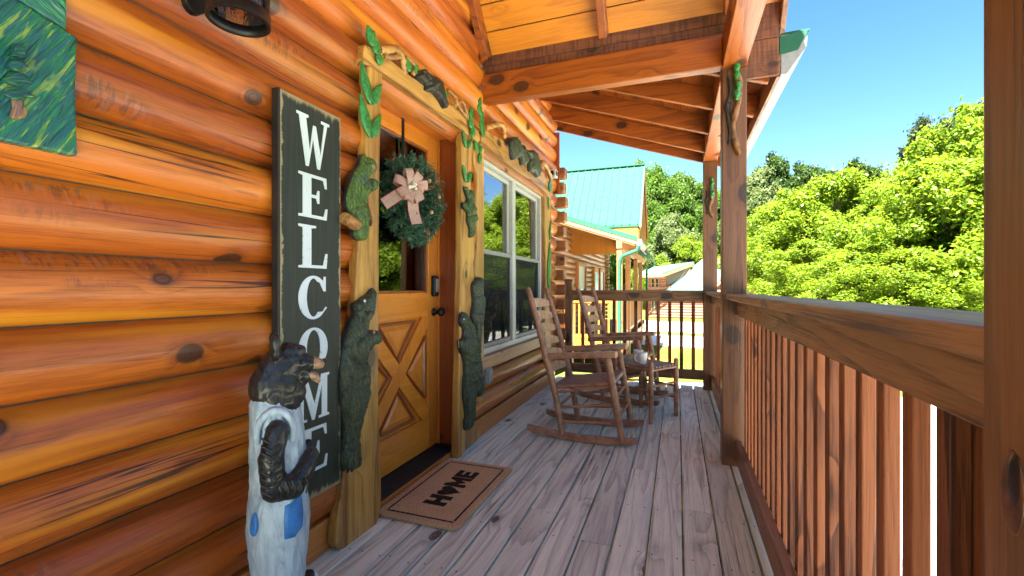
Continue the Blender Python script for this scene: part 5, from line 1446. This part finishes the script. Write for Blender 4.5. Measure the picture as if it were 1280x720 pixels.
# dormer
dx0,dx1=fx0-.0,fx0+1.5
c=MB(); c.box(dx0,dx1,fy+.1,fy+.2,.8,2.15); 
z=.8
while z<2.1:
    prof=[(fy+.098-.05*math.sin(PI*i/5)**.6,z+.2*i/5) for i in range(6)]
    c.add([(dx0,y,zz) for y,zz in prof]+[(dx1,y,zz) for y,zz in prof],[(i,i+1,6+i+1,6+i) for i in range(5)],0,True); z+=.2
dm_=c.build('dormer',M['flog'],fc)
c=MB(); c.add([(dx1,fy+.2,.5),(dx1,fy+3.4,3.0),(dx1,fy+.2,2.2)],[(0,1,2)]); c.add([(dx1-.0,fy+.2,2.2),(dx1+1.55,fy+1.8,2.95),(dx1+1.9,fy+2.0,2.2),(dx1+.05,fy+.15,.9)],[(0,1,2,3)]); c.build('dormer_side',M['flogshade'],dm_)
c=MB(); 
vs=[at(798,344,33.2),at(828,343,33.2),at(868,329,36),at(850,332,38),at(812,336,38)]
vs+=[v+Vector((0,0,.12)) for v in vs]; n5=5
c.add(vs,[tuple(range(4,-1,-1)),tuple(range(5,10))]+[(i,(i+1)%5,5+(i+1)%5,5+i) for i in range(5)]); c.build('dormer_roof',M['paleroof'],dm_,fixn=True)
c=MB(); c.bar(at(798,345.5,33.15),at(829,344.8,33.15),.05,.16); c.bar(at(829,344.8,33.15),at(866,331,35.8),.05,.16); c.build('dormer_fascia',M['trimY'],dm_)
for px in (815,820.5):
    p=at(px,354,33.5); c=MB(); c.box(p.x-.13,p.x+.13,fy-.02,fy+.05,1.02,1.85); o=c.build('window',M['trimY'],dm_)
    c=MB(); c.box(p.x-.09,p.x+.09,fy-.03,fy-.021,1.46,1.80); c.box(p.x-.09,p.x+.09,fy-.03,fy-.021,1.07,1.42); c.build('pane',M['dark'],o)
# lower windows
for px in (815,819):
    p=at(px,385,33.5); c=MB(); c.box(p.x-.1,p.x+.1,fy-.12,fy-.04,-.75,.15); o=c.build('window',M['trimY'],fc)
    c=MB(); c.box(p.x-.07,p.x+.07,fy-.13,fy-.121,-.7,.1); c.build('pane',M['dark'],o)
# front gable on the right
ap=at(921,329,31); gl_=at(886,366,31); gr_=at(966,366.5,31)
hw=(gr_.x-gl_.x)/2; gx=(gr_.x+gl_.x)/2; gy=ap.y; zA=ap.z; zE=gr_.z
c=MB(); c.add([(gx-hw,gy+.4,zE),(gx+hw,gy+.4,zE),(gx,gy+.4,zA)],[(0,1,2)]); 
for i in range(7):
    z0=zE+(zA-zE)*i/7; z1=z0+(zA-zE)/7*.92; a=hw*(1-i/7); b_=hw*(1-(i+1)/7)
    c.add([(gx-a,gy+.34,z0),(gx+a,gy+.34,z0),(gx+b_,gy+.37,z1),(gx-b_,gy+.37,z1)],[(0,1,2,3)])
c.box(gx-hw+.4,gx+hw-.4,gy+.41,gy+3,GZ-.3,zE); c.build('front_gable',M['flog'],fc)
c=MB()
for s in (-1,1): c.bar((gx+s*hw*1.08,gy,zE-.14),(gx,gy,zA+.02),.12,.2,up=(s*(zA-zE),0,hw))
c.build('rake_board',M['trimY'],fc)
c=MB()
for s in (-1,1):
    vs=[(gx+s*hw*1.1,gy-.1,zE-.05),(gx,gy-.1,zA+.12),(gx,gy+4.5,zA+.12),(gx+s*hw*1.1,gy+4.5,zE-.05)]; vs+=[(x,y,z+.06) for x,y,z in vs]
    c.add(vs,[(0,3,2,1),(4,5,6,7),(0,1,5,4),(1,2,6,5),(2,3,7,6),(3,0,4,7)])
c.build('gable_roof',M['paleroof'],fc,fixn=True)
c=MB(); c.box(gx-hw*.75,gx+hw*.75,gy+.1,gy+.3,zE-.02,zE+.22); c.build('gable_tie_beam',M['trimY'],fc)

# ================================================================== TREES
def crown_mesh(name,mat,h,w,nclump,nleaf,leafs,seed,shape='round',low=.12):
    """leaf faces clustered on boughs through an uneven crown of height h and width w, base at z=0"""
    g=np.random.default_rng(seed); C=[];R=[]
    tries=0
    while len(C)<nclump and tries<20000:
        tries+=1
        t=g.uniform(low,1); 
        if shape=='round': rm=w/2*math.sin(PI*min(1,max(.02,(t-low*.6)/(1.02-low*.6)))**.85)**.75
        elif shape=='cone': rm=w/2*(1.03-t)**.8
        else: rm=w/2*(1-.35*t)
        a=g.uniform(0,2*PI); rr=rm*math.sqrt(g.uniform(.12,1)); 
        C.append((rr*math.cos(a),rr*math.sin(a),h*t)); R.append(g.uniform(.05,.115)*w*(1.1-.4*t))
    C=np.array(C);R=np.array(R)
    k=g.integers(0,len(C),nleaf)
    d=g.normal(size=(nleaf,3)); d/=np.linalg.norm(d,axis=1)[:,None]
    rad=R[k]*(.45+.6*g.random(nleaf)**.6)
    p=C[k]+d*rad[:,None]*np.array([1,1,1.])
    stray=g.random(nleaf)<.3; p[stray]+=g.normal(size=(int(stray.sum()),3))*.022*w
    nrm=d*.55+g.normal(size=(nleaf,3))*.6+np.array([0,-.0,.3]); nrm/=np.linalg.norm(nrm,axis=1)[:,None]
    u=np.cross(nrm,g.normal(size=(nleaf,3))); u/=np.linalg.norm(u,axis=1)[:,None]+1e-9
    v=np.cross(nrm,u); L=leafs*g.uniform(.6,1.35,nleaf)
    a=u*L[:,None]; b=v*(L*.55)[:,None]; lift=nrm*(L*.18)[:,None]
    V=np.empty((nleaf,4,3)); V[:,0]=p-a; V[:,1]=p+b+lift; V[:,2]=p+a; V[:,3]=p-b+lift
    me=bpy.data.meshes.new(name); me.vertices.add(nleaf*4); me.vertices.foreach_set('co',V.reshape(-1))
    me.loops.add(nleaf*4); me.loops.foreach_set('vertex_index',np.arange(nleaf*4,dtype=np.int32))
    me.polygons.add(nleaf); me.polygons.foreach_set('loop_start',np.arange(0,nleaf*4,4,dtype=np.int32))
    me.update(calc_edges=True); me.materials.append(M[mat])
    return me,C
def trunk_mesh(name,h,r,C,seed):
    mb=MB(); g=random.Random(seed)
    pts=[(g.uniform(-.02,.02)*h*i/6,g.uniform(-.02,.02)*h*i/6,-1.2+(h*.88+1.2)*i/6) for i in range(7)]
    mb.tube(pts,[r*1.25]+[r*(1-.14*i) for i in range(1,7)],9)
    for i in range(0,len(C),max(1,len(C)//16)):
        c=C[i]; zb=max(.15*h,c[2]-.25*h); mb.tube([(0,0,zb),(c[0]*.5,c[1]*.5,zb+(c[2]-zb)*.55),tuple(c)],[r*.4,r*.22,r*.08],6)
    me=mb.mesh(name); me.materials.append(M['bark']); return me
protos={}
def proto(key,*a,**k):
    me,C=crown_mesh('crown',*a,**k); tr=trunk_mesh('trunk',a[1],.03*a[1]*.8,C,k.get('seed',1)); protos[key]=(me,tr)
proto('broadA','leafA',10,8.5,125,52000,.105,seed=1)
proto('broadA2','leafA',10,9.5,120,52000,.11,seed=2,low=.05)
proto('broadB','leafB',12,9,110,36000,.13,seed=3)
proto('broadC','leafC',12,8,90,30000,.14,seed=4)
proto('broadD','leafD',10,8,100,36000,.12,seed=5)
proto('pine','pine',14,8.5,120,30000,.13,seed=6,shape='loose',low=.30)
nt=[0]
def tree(kind,pos,s,label,rz=None,sx=1.,group='trees beyond the railing',name='broadleaf_tree'):
    nt[0]+=1; r=random.Random(nt[0]*13)
    t=thing(name,label,'tree',pos,r.uniform(0,6.28) if rz is None else rz,group,local=True); t.scale=(s*sx,s*sx,s)
    for nm,me in zip(('crown','trunk'),protos[kind]):
        o=bpy.data.objects.new(nm,me); COL.objects.link(o); o.parent=t
    return t
LB={'broadA':'bright yellow green leafy tree in the sunny wall of trees beyond the railing','broadA2':'bright yellow green leafy tree in the sunny wall of trees beyond the railing','broadB':'mid green leafy tree in the woods behind the cabins','broadC':'dark green tree top rising behind the bright trees','broadD':'pale whitish green tree at the edge of the woods'}
def place(kind,px,d,ytop,sx=1.,label=None):
    """tree whose top shows at photo height ytop, d metres away"""
    p=at(px,360,d); base=gz(p.x,p.y); top=EYE+(360-ytop)/FOC*d
    hh_={'broadA':10,'broadA2':10,'broadB':12,'broadC':12,'broadD':10,'pine':14}[kind]*1.06
    s=(top-base)/hh_
    return tree(kind,(p.x,p.y,base-.1),s,label or LB[kind],sx=sx,group='pine trees' if kind=='pine' else kind_group[kind],name='pine_tree' if kind=='pine' else 'broadleaf_tree')
kind_group={'broadA':'bright trees beyond the railing','broadA2':'bright trees beyond the railing','broadB':'green trees in the woods','broadC':'dark trees behind the bright ones','broadD':'pale trees at the woods edge'}
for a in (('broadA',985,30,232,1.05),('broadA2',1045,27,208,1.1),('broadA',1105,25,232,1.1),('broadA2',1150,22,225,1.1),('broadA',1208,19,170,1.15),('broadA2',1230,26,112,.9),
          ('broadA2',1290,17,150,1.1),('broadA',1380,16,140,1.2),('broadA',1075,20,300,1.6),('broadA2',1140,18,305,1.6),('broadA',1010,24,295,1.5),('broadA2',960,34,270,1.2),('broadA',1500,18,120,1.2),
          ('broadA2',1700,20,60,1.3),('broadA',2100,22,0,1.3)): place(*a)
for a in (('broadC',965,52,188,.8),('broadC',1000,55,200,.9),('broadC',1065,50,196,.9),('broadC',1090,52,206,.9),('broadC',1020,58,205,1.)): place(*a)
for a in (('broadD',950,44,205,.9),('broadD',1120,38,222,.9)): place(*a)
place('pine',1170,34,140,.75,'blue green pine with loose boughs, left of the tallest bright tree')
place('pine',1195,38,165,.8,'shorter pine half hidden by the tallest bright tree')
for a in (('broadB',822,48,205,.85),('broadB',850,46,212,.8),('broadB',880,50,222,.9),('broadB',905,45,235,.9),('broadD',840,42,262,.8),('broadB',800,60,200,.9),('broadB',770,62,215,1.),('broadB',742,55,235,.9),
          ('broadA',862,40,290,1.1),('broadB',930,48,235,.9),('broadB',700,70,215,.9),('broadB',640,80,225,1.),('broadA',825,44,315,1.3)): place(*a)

# ================================================================== LIGHT
w=bpy.data.worlds.new('World'); S.world=w; w.use_nodes=True
nt_=w.node_tree; bg=nt_.nodes['Background']
sky=nt_.nodes.new('ShaderNodeTexSky'); sky.sky_type='NISHITA'; sky.sun_disc=False
sd_=Vector((-.07,-.52,.85)).normalized()
el=math.asin(sd_.z); az=math.atan2(sd_.x,sd_.y)
sky.sun_elevation=el; sky.sun_rotation=az; sky.altitude=300; sky.air_density=1.0; sky.dust_density=1.1; sky.ozone_density=1.2
hs=nt_.nodes.new('ShaderNodeHueSaturation'); hs.inputs['Saturation'].default_value=1.3; nt_.links.new(sky.outputs[0],hs.inputs['Color']); nt_.links.new(hs.outputs[0],bg.inputs[0]); bg.inputs[1].default_value=.036
sl_=bpy.data.lights.new('sun','SUN'); sl_.energy=5.0; sl_.angle=math.radians(.55); sl_.color=(1,.95,.87)
so=bpy.data.objects.new('sun',sl_); COL.objects.link(so); so.rotation_euler=(-sd_).to_track_quat('-Z','Y').to_euler(); so.location=(-20,-30,60)
S.view_settings.view_transform='Standard'; S.view_settings.look='None'; S.view_settings.exposure=3.5; S.view_settings.gamma=1
try: S.view_settings.use_curve_mapping=False
except Exception: pass
cy=S.cycles
cy.max_bounces=10; cy.diffuse_bounces=5; cy.glossy_bounces=4; cy.transmission_bounces=6; cy.transparent_max_bounces=12
cy.use_denoising=True; cy.sample_clamp_indirect=8; cy.caustics_reflective=False; cy.caustics_refractive=False
